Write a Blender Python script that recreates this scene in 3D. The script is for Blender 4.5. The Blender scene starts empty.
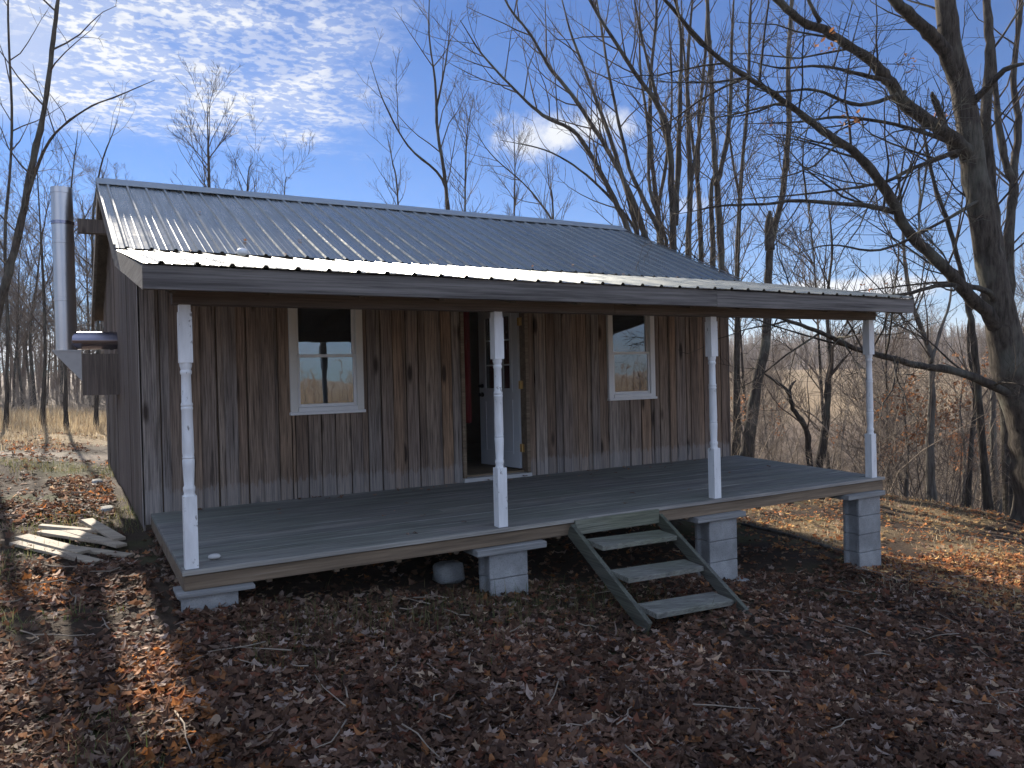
import bpy, math, random
import numpy as np
from mathutils import Vector, Matrix

rng = np.random.default_rng(11)
scene = bpy.context.scene
COL = scene.collection
R = math.radians

# ------------------------------------------------------------------ camera numbers
F_PX = 769.0
YAW, PITCH, ROLL = 1.05809877, -0.0128112, -0.02347546
CAM = np.array([-0.6106989, -5.4247074, 1.2210761])
_f = np.array([math.cos(YAW)*math.cos(PITCH), math.sin(YAW)*math.cos(PITCH), math.sin(PITCH)])
_r0 = np.array([math.sin(YAW), -math.cos(YAW), 0.0])
_u0 = np.cross(_r0, _f)
_r = math.cos(ROLL)*_r0 + math.sin(ROLL)*_u0
_u = -math.sin(ROLL)*_r0 + math.cos(ROLL)*_u0


def at(px, py, depth):
    """survey point: bearing of the photograph at its measured distance"""
    d = _r*(px-512)/F_PX - _u*(py-384)/F_PX + _f
    return CAM + depth*d


# ------------------------------------------------------------------ terrain
def sstep(a, b, x):
    t = np.clip((np.asarray(x, float)-a)/(b-a), 0, 1)
    return t*t*(3-2*t)


def gz(x, y):
    x = np.asarray(x, float); y = np.asarray(y, float)
    xs = np.clip(x, -1.5, 7.0)
    z = -0.275 - 0.108*xs
    z = z - 0.07*(np.clip(x, 7, 11.2)-7)
    z = z + 0.042*np.clip(y, -9, 7.0)
    edge = 11.4 + 0.5*np.sin(y*0.35)
    drop = np.clip(x-edge, 0, 22)
    keep = 1-sstep(15, 30, y)*0.5
    z = z - 0.26*drop*keep*sstep(0, 3, x-edge)
    # valley floor, field and far wooded ridge to the right
    s = 0.81*x + 0.58*y
    right = sstep(-0.2, 0.5, (x-9)/(np.abs(y)+20.0))
    z = z + right*(sstep(75, 170, s)*4.6 + sstep(170, 420, s)*13)
    left = 1-right
    z = z + left*(sstep(40, 160, y)*2.0 + sstep(160, 420, y)*5)
    z = z + sstep(60, 200, -y)*2.5
    # small unevenness
    near = 1-sstep(15, 60, np.hypot(x-3, y))
    z = z + near*(0.020*np.sin(2.1*x+0.7*y)+0.018*np.sin(1.3*y-2.7*x+1)+0.010*np.sin(5.1*x+3.3*y)+0.008*np.sin(6.7*y-4.4*x))
    z = z + (1-near)*(0.25*np.sin(x*0.11+1)*np.sin(y*0.09))
    return z


# ------------------------------------------------------------------ mesh builder
class MB:
    def __init__(s):
        s.v = []; s.f = []; s.n = 0; s.c = []; s.smooth = []

    def add(s, v, faces, smooth=False, col=None):
        """v (n,3); faces: list of int arrays (m,k)"""
        v = np.asarray(v, float).reshape(-1, 3)
        s.v.append(v)
        for fa in faces:
            fa = np.asarray(fa, int)
            if len(fa):
                s.f.append(fa+s.n); s.smooth.append(smooth)
        if col is not None:
            c = np.asarray(col, float)
            if c.ndim == 1: c = np.tile(c, (len(v), 1))
            s.c.append(c)
        s.n += len(v)
        return s

    def box(s, lo, hi, fn=None):
        lo = np.minimum(lo, hi); hi = np.maximum(np.asarray(lo), hi)
        x0, y0, z0 = lo; x1, y1, z1 = hi
        v = np.array([(x0,y0,z0),(x1,y0,z0),(x1,y1,z0),(x0,y1,z0),(x0,y0,z1),(x1,y0,z1),(x1,y1,z1),(x0,y1,z1)])
        if fn is not None: v = fn(v)
        return s.hexa(v)

    def hexa(s, v):
        """bottom 4 counter-clockwise then top 4"""
        q = np.array([(3,2,1,0),(4,5,6,7),(0,1,5,4),(1,2,6,5),(2,3,7,6),(3,0,4,7)])
        return s.add(v, [q])

    def bar(s, a, b, w, h, up=(0,0,1)):
        """rectangular bar from a to b, w across, h along up"""
        a = np.asarray(a, float); b = np.asarray(b, float)
        d = b-a; d /= np.linalg.norm(d)
        sd = np.cross(d, up); sd /= np.linalg.norm(sd); u = np.cross(sd, d)
        o = [-sd*w/2-u*h/2, sd*w/2-u*h/2, sd*w/2+u*h/2, -sd*w/2+u*h/2]
        v = [a+k for k in o]+[b+k for k in o]
        return s.hexa(np.array(v))

    def prism(s, poly, z0, z1):
        n = len(poly); p = np.asarray(poly, float)
        v = np.vstack([np.c_[p, np.full(n, z0)], np.c_[p, np.full(n, z1)]])
        i = np.arange(n); j = (i+1) % n
        return s.add(v, [np.stack([i, j, j+n, i+n], 1), [list(range(n-1, -1, -1))], [list(range(n, 2*n))]])

    def lathe(s, c, prof, n=20):
        """profile (r,z) about a vertical axis through c"""
        pr = np.asarray(prof, float); m = len(pr)
        a = np.linspace(0, 2*math.pi, n, endpoint=False)
        v = np.zeros((m, n, 3))
        v[:, :, 0] = c[0]+pr[:, :1]*np.cos(a); v[:, :, 1] = c[1]+pr[:, :1]*np.sin(a); v[:, :, 2] = c[2]+pr[:, 1:2]
        q = []
        i = np.arange(n); j = (i+1) % n
        for k in range(m-1):
            q.append(np.stack([k*n+i, k*n+j, (k+1)*n+j, (k+1)*n+i], 1))
        return s.add(v, [np.vstack(q), [list(range(n-1, -1, -1))], [list(range((m-1)*n, m*n))]], smooth=True)

    def tube(s, pts, rad, n=5, cap=True):
        P = np.asarray(pts, float); m = len(P)
        rad = np.broadcast_to(np.asarray(rad, float), (m,))
        T = np.gradient(P, axis=0); T /= (np.linalg.norm(T, axis=1)[:, None]+1e-9)
        ref = np.array([0, 0, 1.0]) if abs(T[0][2]) < 0.85 else np.array([1.0, 0, 0])
        A = np.cross(T, ref); A /= (np.linalg.norm(A, axis=1)[:, None]+1e-9)
        B = np.cross(T, A)
        a = np.linspace(0, 2*math.pi, n, endpoint=False)
        v = P[:, None]+rad[:, None, None]*(A[:, None]*np.cos(a)[None, :, None]+B[:, None]*np.sin(a)[None, :, None])
        i = np.arange(n); j = (i+1) % n
        k = (np.arange(m-1)*n)[:, None]
        q = np.stack([k+i, k+j, k+n+j, k+n+i], -1).reshape(-1, 4)
        fs = [q]
        if cap and n > 3:
            fs += [[list(range(n-1, -1, -1))], [list(range((m-1)*n, m*n))]]
        return s.add(v, fs, smooth=True)


def wloc(o):
    v = np.zeros(3)
    while o is not None:
        v += np.array(o.location); o = o.parent
    return v


def obj(name, mb, mat, parent=None, origin=None):
    """link the collected shapes as ONE mesh object (coordinates given in world space)"""
    V = np.vstack(mb.v)
    off = np.array(origin, float) if origin is not None else np.zeros(3)
    base = wloc(parent)
    me = bpy.data.meshes.new(name)
    me.vertices.add(len(V)); me.vertices.foreach_set('co', (V-base-off).astype(np.float32).ravel())
    tot = sum(f.size for f in mb.f); npoly = sum(len(f) for f in mb.f)
    me.loops.add(tot); me.polygons.add(npoly)
    me.loops.foreach_set('vertex_index', np.concatenate([f.ravel() for f in mb.f]).astype(np.int32))
    sizes = np.concatenate([np.full(len(f), f.shape[1]) for f in mb.f])
    st = np.concatenate([[0], np.cumsum(sizes)[:-1]]).astype(np.int32)
    me.polygons.foreach_set('loop_start', st)
    sm = np.concatenate([np.full(len(f), b) for f, b in zip(mb.f, mb.smooth)])
    me.polygons.foreach_set('use_smooth', sm)
    if mb.c:
        ca = me.color_attributes.new('Col', 'FLOAT_COLOR', 'POINT')
        c = np.vstack(mb.c); c = np.c_[c, np.ones(len(c))]
        ca.data.foreach_set('color', c.astype(np.float32).ravel())
    me.update(calc_edges=True)
    if name in ('chimney', 'porch_post', 'flue_elbow', 'wall_band', 'handle', 'deadbolt', 'hinge'): me.set_sharp_from_angle(angle=math.radians(38))
    o = bpy.data.objects.new(name, me)
    COL.objects.link(o)
    if mat is not None: me.materials.append(mat)
    if parent is not None: o.parent = parent
    o.location = tuple(off)
    return o


def tag(o, label=None, cat=None, group=None, kind=None):
    if label: o['label'] = label
    if cat: o['category'] = cat
    if group: o['group'] = group
    if kind: o['kind'] = kind
    return o


def thing(name, loc, label, cat, group=None):
    o = bpy.data.objects.new(name, None)
    o.empty_display_size = 0.2
    COL.objects.link(o); o.location = tuple(float(k) for k in loc)
    return tag(o, label, cat, group)


def bevel(o, w=0.004, seg=2):
    m = o.modifiers.new('bevel', 'BEVEL'); m.width = w; m.segments = seg; m.limit_method = 'ANGLE'
    return o


# ------------------------------------------------------------------ materials
class NT:
    def __init__(s, name):
        s.m = bpy.data.materials.new(name); s.m.use_nodes = True
        s.t = s.m.node_tree; s.t.nodes.clear()
        s.out = s.n('ShaderNodeOutputMaterial')
        s.b = s.n('ShaderNodeBsdfPrincipled'); s.t.links.new(s.b.outputs[0], s.out.inputs[0])

    def n(s, typ, **kw):
        nd = s.t.nodes.new(typ)
        for k, v in kw.items(): setattr(nd, k, v)
        return nd

    def l(s, a, b): s.t.links.new(a, b)

    def coord(s, scale=(1, 1, 1), rnd=True):
        tc = s.n('ShaderNodeTexCoord'); mp = s.n('ShaderNodeMapping'); mp.inputs['Scale'].default_value = scale
        if rnd:
            g = s.n('ShaderNodeNewGeometry'); mul = s.n('ShaderNodeMath', operation='MULTIPLY'); mul.inputs[1].default_value = 37.0
            s.l(g.outputs['Random Per Island'], mul.inputs[0])
            ad = s.n('ShaderNodeVectorMath', operation='ADD')
            s.l(tc.outputs['Object'], ad.inputs[0]); s.l(mul.outputs[0], ad.inputs[1]); s.l(ad.outputs[0], mp.inputs['Vector'])
        else:
            s.l(tc.outputs['Object'], mp.inputs['Vector'])
        return mp.outputs[0]

    def noise(s, vec, scale, detail=4, rough=0.55):
        nd = s.n('ShaderNodeTexNoise'); nd.inputs['Scale'].default_value = scale
        nd.inputs['Detail'].default_value = detail; nd.inputs['Roughness'].default_value = rough
        s.l(vec, nd.inputs['Vector']); return nd.outputs['Fac']

    def ramp(s, fac, stops, interp='LINEAR'):
        nd = s.n('ShaderNodeValToRGB'); cr = nd.color_ramp; cr.interpolation = interp
        while len(cr.elements) < len(stops): cr.elements.new(0.5)
        for e, (p, c) in zip(cr.elements, stops):
            e.position = p; e.color = (*c, 1) if len(c) == 3 else c
        s.l(fac, nd.inputs[0]); return nd.outputs[0]

    def mix(s, fac, a, b, mode='MIX'):
        nd = s.n('ShaderNodeMix', data_type='RGBA', blend_type=mode)
        for sock, v in ((nd.inputs[0], fac), (nd.inputs[6], a), (nd.inputs[7], b)):
            if isinstance(v, (int, float)): sock.default_value = v
            elif isinstance(v, tuple): sock.default_value = (*v, 1)
            else: s.l(v, sock)
        return nd.outputs[2]

    def bump(s, h, strength=0.4, dist=0.01):
        nd = s.n('ShaderNodeBump'); nd.inputs['Strength'].default_value = strength; nd.inputs['Distance'].default_value = dist
        s.l(h, nd.inputs['Height']); s.l(nd.outputs[0], s.b.inputs['Normal'])

    def set(s, **kw):
        for k, v in kw.items(): s.b.inputs[k.replace('_', ' ')].default_value = v
        return s


def g3(v): return (v, v, v)


def wood(name, tones, axis='Z', dark=0.45, rough=0.8, knots=False, bleach=None, patch=None, grain=1.0):
    """weathered planks: a tone per plank, grain along the axis, knots, stains"""
    t = NT(name)
    lo, hi = 1.5*grain, 58.0*grain
    sc = {'X': (lo, hi, hi), 'Y': (hi, lo, hi), 'Z': (hi, hi, lo)}[axis]
    g = t.n('ShaderNodeNewGeometry')
    base = t.ramp(g.outputs['Random Per Island'], [(i/(max(1, len(tones)-1)), c) for i, c in enumerate(tones)])
    v = t.coord(sc)
    fine = t.noise(v, 1.6, 6, 0.65)
    sc2 = {'X': (0.7, 13, 13), 'Y': (13, 0.7, 13), 'Z': (13, 13, 0.7)}[axis]
    v2 = t.coord(sc2)
    broad = t.noise(v2, 1.3, 3, 0.5)
    c = base
    if patch:
        pv = t.coord((1, 1, 0.55), rnd=False)
        pf = t.ramp(t.noise(pv, 0.9, 3, 0.6), [(0.40, g3(0)), (0.62, g3(1))])
        c = t.mix(pf, c, patch, 'MIX')
        c = t.mix(0.45, c, base)
    c = t.mix(t.ramp(broad, [(0.28, g3(0.62)), (0.66, g3(0))]), c, t.mix(1.0, c, (0.38, 0.37, 0.39), 'MULTIPLY'))
    c = t.mix(t.ramp(fine, [(0.32, g3(dark)), (0.58, g3(0))]), c, (0.012, 0.010, 0.009))
    c = t.mix(t.ramp(fine, [(0.60, g3(0)), (0.85, g3(0.35))]), c, (0.36, 0.34, 0.32))
    if knots:
        sk = {'X': (2.2, 8, 8), 'Y': (8, 2.2, 8), 'Z': (8, 8, 2.2)}[axis]
        vk = t.coord(sk)
        vo = t.n('ShaderNodeTexVoronoi'); vo.inputs['Scale'].default_value = 0.62; t.l(vk, vo.inputs['Vector'])
        c = t.mix(t.ramp(vo.outputs['Distance'], [(0.10, g3(0.9)), (0.19, g3(0))]), c, (0.02, 0.012, 0.008))
    if bleach:
        tc = t.n('ShaderNodeTexCoord'); sp = t.n('ShaderNodeSeparateXYZ'); t.l(tc.outputs['Object'], sp.inputs[0])
        ed = t.n('ShaderNodeMath', operation='MULTIPLY_ADD'); ed.inputs[1].default_value = -0.35; 
        t.l(t.noise(t.coord((16, 16, 3.5)), 1.5, 6, .7), ed.inputs[0]); t.l(sp.outputs['Z'], ed.inputs[2])
        c = t.mix(t.ramp(ed.outputs[0], [(bleach[0], g3(0.28)), (bleach[1], g3(0))]), c, bleach[2])
    t.l(c, t.b.inputs['Base Color'])
    t.set(Roughness=rough)
    t.b.inputs['Specular IOR Level'].default_value = 0.25
    t.bump(fine, 0.55, 0.006)
    return t.m


def plain(name, col, rough=0.6, metal=0.0, var=0.25, scale=12, bump=0.15, spec=0.4):
    t = NT(name)
    v = t.coord((1, 1, 1), rnd=False)
    nz = t.noise(v, scale, 5, 0.6)
    c = t.mix(t.ramp(nz, [(0.3, g3(var)), (0.7, g3(0))]), col, tuple(k*0.45 for k in col))
    t.l(c, t.b.inputs['Base Color'])
    t.set(Roughness=rough, Metallic=metal); t.b.inputs['Specular IOR Level'].default_value = spec
    if bump: t.bump(nz, bump, 0.004)
    return t.m


def white_paint():
    t = NT('chipped white paint')
    v = t.coord((1, 1, 1), rnd=False)
    st = t.noise(t.coord((10, 10, 2), rnd=False), 2.0, 5, 0.6)
    chip = t.noise(t.coord((1, 1, .45), rnd=False), 17, 6, 0.72)
    c = t.mix(t.ramp(st, [(0.35, g3(0.45)), (0.7, g3(0))]), (0.76, 0.76, 0.75), (0.42, 0.42, 0.41))
    c = t.mix(t.ramp(chip, [(0.60, g3(0)), (0.64, g3(0.85))]), c, (0.16, 0.14, 0.12))
    t.l(c, t.b.inputs['Base Color']); t.set(Roughness=0.55)
    t.bump(chip, 0.2, 0.003)
    return t.m


def galv():
    t = NT('galvanised roofing')
    v = t.coord((1, 1, 1), rnd=False)
    n1 = t.noise(t.coord((0.6, 0.6, 0.6), rnd=False), 3, 5, 0.6)
    n2 = t.noise(v, 45, 3, 0.6)
    st = t.noise(t.coord((14, .8, .8), rnd=False), 2.0, 5, 0.65)
    sp = t.n('ShaderNodeSeparateXYZ'); t.l(v, sp.inputs[0])
    q = t.n('ShaderNodeMath', operation='DIVIDE'); t.l(sp.outputs[0], q.inputs[0]); q.inputs[1].default_value = .8128
    fl_ = t.n('ShaderNodeMath', operation='FLOOR'); t.l(q.outputs[0], fl_.inputs[0])
    wn_ = t.n('ShaderNodeTexWhiteNoise', noise_dimensions='1D'); t.l(fl_.outputs[0], wn_.inputs['W'])
    c = t.ramp(wn_.outputs['Value'], [(0, (0.18, 0.195, 0.187)), (1, (0.22, 0.236, 0.227))])
    c = t.mix(t.ramp(n1, [(0.3, g3(0.35)), (0.7, g3(0))]), c, (0.13, 0.14, 0.14))
    c = t.mix(t.ramp(st, [(0.52, g3(0)), (0.75, g3(0.5))]), c, (0.12, 0.105, 0.09))
    c = t.mix(t.ramp(n2, [(0.55, g3(0)), (0.8, g3(0.25))]), c, (0.16, 0.14, 0.12))
    t.l(c, t.b.inputs['Base Color'])
    rr = t.mix(t.ramp(st, [(0.35, g3(0)), (0.7, g3(1))]), g3(0.23), g3(0.38))
    t.l(rr, t.b.inputs['Roughness'])
    t.set(Metallic=0.85)
    t.bump(n1, 0.12, 0.03)
    return t.m


def concrete(name='concrete block', col=(0.36, 0.36, 0.35)):
    t = NT(name)
    v = t.coord((1, 1, 1), rnd=True)
    n1 = t.noise(v, 5, 5, 0.6); n2 = t.noise(v, 90, 3, 0.7)
    c = t.mix(t.ramp(n1, [(0.3, g3(0.85)), (0.7, g3(0))]), col, tuple(k*0.5 for k in col))
    c = t.mix(t.ramp(n2, [(0.25, g3(0.55)), (0.5, g3(0))]), c, (0.09, 0.09, 0.09))
    t.l(c, t.b.inputs['Base Color']); t.set(Roughness=0.92); t.b.inputs['Specular IOR Level'].default_value = 0.15
    t.bump(n2, 0.9, 0.008)
    return t.m


def bark(name, c1, c2, scale=1.0):
    t = NT(name)
    v = t.coord((9*scale, 9*scale, 1.6*scale), rnd=False)
    n1 = t.noise(v, 2.2, 6, 0.65)
    n2 = t.noise(t.coord((1, 1, 1), rnd=False), 1.7, 3)
    c = t.mix(t.ramp(n1, [(0.35, g3(1)), (0.62, g3(0))]), c2, c1)
    c = t.mix(t.ramp(n2, [(0.5, g3(0)), (0.75, g3(0.5))]), c, (0.16, 0.17, 0.14))
    t.l(c, t.b.inputs['Base Color']); t.set(Roughness=0.9); t.b.inputs['Specular IOR Level'].default_value = 0.15
    t.bump(n1, 0.8, 0.03)
    return t.m


def leafmat(name, trans=0.35, rough=0.6, gain=1.0):
    t = NT(name)
    a = t.n('ShaderNodeAttribute', attribute_name='Col')
    c = t.mix(1.0, a.outputs['Color'], g3(gain), 'MULTIPLY')
    t.l(c, t.b.inputs['Base Color']); t.set(Roughness=rough); t.b.inputs['Specular IOR Level'].default_value = 0.12
    tr = t.n('ShaderNodeBsdfTranslucent'); t.l(c, tr.inputs[0])
    mx = t.n('ShaderNodeMixShader'); mx.inputs[0].default_value = trans
    t.l(t.b.outputs[0], mx.inputs[1]); t.l(tr.outputs[0], mx.inputs[2]); t.l(mx.outputs[0], t.out.inputs[0])
    return t.m


def glass():
    t = NT('window glass')
    fr = t.n('ShaderNodeFresnel'); fr.inputs[0].default_value = 2.3
    tr = t.n('ShaderNodeBsdfTransparent'); tr.inputs[0].default_value = (0.72, 0.76, 0.76, 1)
    gl = t.n('ShaderNodeBsdfGlossy'); gl.inputs['Roughness'].default_value = 0.012
    gl.inputs[0].default_value = (0.95, 0.97, 1, 1)
    nz = t.noise(t.coord((1, 1, 1), rnd=False), 3.0, 2)
    bp = t.n('ShaderNodeBump'); bp.inputs['Strength'].default_value = 0.04; bp.inputs['Distance'].default_value = 0.02
    t.l(nz, bp.inputs['Height']); t.l(bp.outputs[0], gl.inputs['Normal'])
    mx = t.n('ShaderNodeMixShader'); t.l(fr.outputs[0], mx.inputs[0]); t.l(tr.outputs[0], mx.inputs[1]); t.l(gl.outputs[0], mx.inputs[2])
    t.l(mx.outputs[0], t.out.inputs[0])
    return t.m


def groundmat():
    t = NT('leafy soil')
    a = t.n('ShaderNodeAttribute', attribute_name='Col')
    v = t.coord((1, 1, 1), rnd=False)
    n1 = t.noise(v, 14, 6, 0.7); n2 = t.noise(v, 60, 4, 0.7)
    c = t.mix(t.ramp(n1, [(0.3, g3(0.7)), (0.65, g3(0))]), a.outputs['Color'], t.mix(1.0, a.outputs['Color'], g3(0.35), 'MULTIPLY'))
    c = t.mix(t.ramp(n2, [(0.55, g3(0)), (0.8, g3(0.5))]), c, t.mix(1.0, a.outputs['Color'], g3(1.8), 'MULTIPLY'))
    t.l(c, t.b.inputs['Base Color']); t.set(Roughness=0.95); t.b.inputs['Specular IOR Level'].default_value = 0.1
    t.bump(n1, 0.9, 0.03)
    return t.m


M = dict(
    front=wood('weathered board siding', [(0.25, 0.20, 0.17), (0.33, 0.215, 0.135), (0.46, 0.39, 0.33), (0.20, 0.135, 0.095), (0.40, 0.355, 0.32), (0.41, 0.26, 0.16), (0.30, 0.255, 0.23), (0.36, 0.25, 0.17)],
               'Z', 0.85, knots=True, bleach=(-0.36, 0.04, (0.38, 0.37, 0.36)), patch=(0.31, 0.215, 0.15)),
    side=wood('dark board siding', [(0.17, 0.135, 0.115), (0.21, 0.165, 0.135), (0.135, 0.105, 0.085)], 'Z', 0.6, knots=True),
    grey=wood('silvered fascia board', [(0.165, 0.152, 0.142), (0.21, 0.192, 0.178)], 'X', 0.8, grain=0.45),
    greyy=wood('silvered rake board', [(0.165, 0.152, 0.142), (0.21, 0.192, 0.178)], 'Y', 0.55, grain=0.7),
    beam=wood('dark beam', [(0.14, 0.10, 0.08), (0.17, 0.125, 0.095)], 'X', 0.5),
    rim=wood('brown rim board', [(0.215, 0.155, 0.10), (0.25, 0.185, 0.125)], 'X', 0.5, grain=0.7),
    deck=wood('weathered deck planks', [(0.21, 0.205, 0.19), (0.27, 0.255, 0.235), (0.22, 0.23, 0.20), (0.32, 0.30, 0.27), (0.235, 0.23, 0.215)], 'X', 0.6, rough=0.85, patch=(0.19, 0.205, 0.165)),
    deckedge=wood('pale deck edge', [(0.36, 0.34, 0.29), (0.40, 0.37, 0.33)], 'X', 0.4),
    step=wood('mossy step planks', [(0.22, 0.215, 0.18), (0.27, 0.26, 0.225), (0.19, 0.195, 0.15)], 'X', 0.65, patch=(0.13, 0.15, 0.075)),
    string=wood('stringer wood', [(0.13, 0.128, 0.105), (0.15, 0.145, 0.12)], 'Y', 0.6, patch=(0.10, 0.115, 0.065)),
    cap=wood('grey cap plank', [(0.28, 0.28, 0.265), (0.33, 0.32, 0.30)], 'X', 0.4),
    lumber=wood('bleached scrap plank', [(0.38, 0.30, 0.21), (0.48, 0.40, 0.30), (0.32, 0.26, 0.19)], 'X', 0.35),
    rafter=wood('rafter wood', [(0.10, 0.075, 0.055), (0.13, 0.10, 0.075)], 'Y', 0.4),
    inside=plain('inside panelling', (0.16, 0.11, 0.07), 0.8),
    floor=wood('plank floor', [(0.22, 0.16, 0.10), (0.26, 0.19, 0.12)], 'X', 0.35),
    curtain=plain('dark red cloth', (0.20, 0.02, 0.022), 0.9, scale=4),
    white=white_paint(),
    vinyl=plain('white window frame', (0.78, 0.78, 0.77), 0.45, var=0.12, scale=6, bump=0.05),
    sash=plain('almond jamb', (0.70, 0.68, 0.63), 0.5, var=0.15, scale=6, bump=0.05),
    doorw=plain('painted door', (0.60, 0.62, 0.64), 0.45, var=0.12, scale=4, bump=0.03),
    brass=plain('brass hinge', (0.60, 0.42, 0.18), 0.35, 0.9, var=0.2),
    black=plain('black metal', (0.02, 0.02, 0.022), 0.4, 0.5),
    glass=glass(),
    galv=galv(),
    ridge=plain('dull ridge flashing', (0.30, 0.33, 0.35), 0.5, 0.6, var=0.2, scale=5),
    steel=plain('stainless flue', (0.56, 0.54, 0.53), 0.34, 1.0, var=0.15, scale=3, bump=0.03),
    steel2=plain('heat tinted flue', (0.30, 0.28, 0.33), 0.22, 1.0, var=0.35, scale=4, bump=0.03),
    panel=plain('pale shelf panel', (0.52, 0.50, 0.47), 0.7),
    block=concrete(),
    stone=concrete('pale stone', (0.42, 0.42, 0.40)),
    bark=bark('rough grey bark', (0.018, 0.015, 0.012), (0.078, 0.066, 0.055)),
    barkd=bark('dark bark', (0.014, 0.012, 0.010), (0.060, 0.050, 0.042)),
    barkp=bark('pale smooth bark', (0.05, 0.045, 0.04), (0.16, 0.145, 0.125), 0.7),
    twig=plain('twigs', (0.075, 0.055, 0.043), 0.85, var=0.4, scale=2, bump=0),
    twigw=plain('woodland twigs', (0.13, 0.098, 0.077), 0.85, var=0.4, scale=2, bump=0),
    twigp=plain('pale twigs', (0.27, 0.215, 0.16), 0.85, var=0.4, scale=2, bump=0),
    far=plain('far bare woods', (0.19, 0.145, 0.115), 0.95, var=0.5, scale=0.05, bump=0, spec=0.1),
    leaf=leafmat('fallen leaves', 0.50, 0.65, 1.4),
    beech=leafmat('clinging beech leaves', 0.45, 0.6),
    grass=leafmat('dry grass blades', 0.40, 0.7),
    ground=groundmat(),
)

# ------------------------------------------------------------------ ground sheet
n = 420
b = math.asinh(1500/2.6)
ax = 2.6*np.sinh(np.linspace(-1, 1, n)*b)
X, Y = np.meshgrid(ax+3.0, ax-0.5, indexing='ij')
Z = gz(X, Y)


def vnoise(x, y, s, seed=0):
    """cheap smooth value noise"""
    x = np.asarray(x)/s; y = np.asarray(y)/s
    def hsh(i, j): 
        h = np.sin(i*127.1+j*311.7+seed*74.7)*43758.5453
        return h-np.floor(h)
    i = np.floor(x); j = np.floor(y); u = x-i; v = y-j
    u = u*u*(3-2*u); v = v*v*(3-2*v)
    return (hsh(i, j)*(1-u)+hsh(i+1, j)*u)*(1-v)+(hsh(i, j+1)*(1-u)+hsh(i+1, j+1)*u)*v


def gcol(x, y):
    soil = np.array([0.060, 0.042, 0.030]); straw = np.array([0.30, 0.215, 0.115]); moss = np.array([0.085, 0.095, 0.035])
    tan = np.array([0.27, 0.195, 0.115]); duff = np.array([0.13, 0.095, 0.07])
    c = np.tile(soil, x.shape+(1,)).reshape(x.shape+(3,)).astype(float)
    def blend(w, col):
        nonlocal c
        c = c*(1-w[..., None])+col*w[..., None]
    nz = vnoise(x, y, 0.8, 1)*0.6+vnoise(x, y, 0.25, 2)*0.4
    blend(np.clip(sstep(0.55, 0.8, nz)*0.6, 0, 1), moss)
    # bare sandy track at the left of the cabin
    blend(np.exp(-((y-8.3+0.3*x)/0.55)**2)*sstep(0.3, -0.6, x)*0.9, np.array([0.30, 0.25, 0.20]))
    blend(sstep(10, 13, y)*sstep(12, 9, x)*sstep(26, 21, y), straw)
    blend(sstep(23, 27, y)*sstep(14, 10, x), duff)
    s = 0.81*x+0.58*y
    blend(sstep(11.5, 14, x)*sstep(110, 60, s), duff)
    blend(sstep(60, 100, s)*sstep(14, 20, x)*(0.75+0.25*vnoise(x, y, 25, 4)), tan)
    blend(sstep(165, 180, s)*sstep(14, 20, x), duff)
    blend(sstep(-8, -12, y), tan)
    blend(sstep(6.5, 8.5, x)*sstep(13, 11, x)*sstep(0.35, 0.7, vnoise(x, y, 0.9, 7))*0.8, straw)
    return c


gm = MB()
i, j = np.meshgrid(np.arange(n-1), np.arange(n-1), indexing='ij')
q = np.stack([i*n+j, (i+1)*n+j, (i+1)*n+j+1, i*n+j+1], -1).reshape(-1, 4)
gm.add(np.stack([X, Y, Z], -1), [q], smooth=True, col=gcol(X, Y).reshape(-1, 3))
tag(obj('ground', gm, M['ground']), kind='structure')

# ------------------------------------------------------------------ the cabin
# plan (slightly out of square as built): front wall y=2.5, x from -.09 to 7.33
WY = 2.5
XL, XR = -0.09, 7.33
BL = (-0.26, 7.3); BR = (7.5, 7.3)
RIDGE_Y, RIDGE_Z = 4.9, 3.60
BREAK_Y, BREAK_Z = 2.35, 2.435
EAVE_Y, EAVE_Z = -0.35, 1.935
BACK_Y, BACK_Z = 7.75, 2.20

cabin = thing('cabin', (3.6, 4.9, 0), 'weathered board cabin with metal roof and open front porch', 'cabin')


def roof_z(y):
    if y <= RIDGE_Y: return BREAK_Z+(y-BREAK_Y)*(RIDGE_Z-BREAK_Z)/(RIDGE_Y-BREAK_Y)
    return RIDGE_Z-(y-RIDGE_Y)*(RIDGE_Z-BACK_Z)/(BACK_Y-RIDGE_Y)


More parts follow.
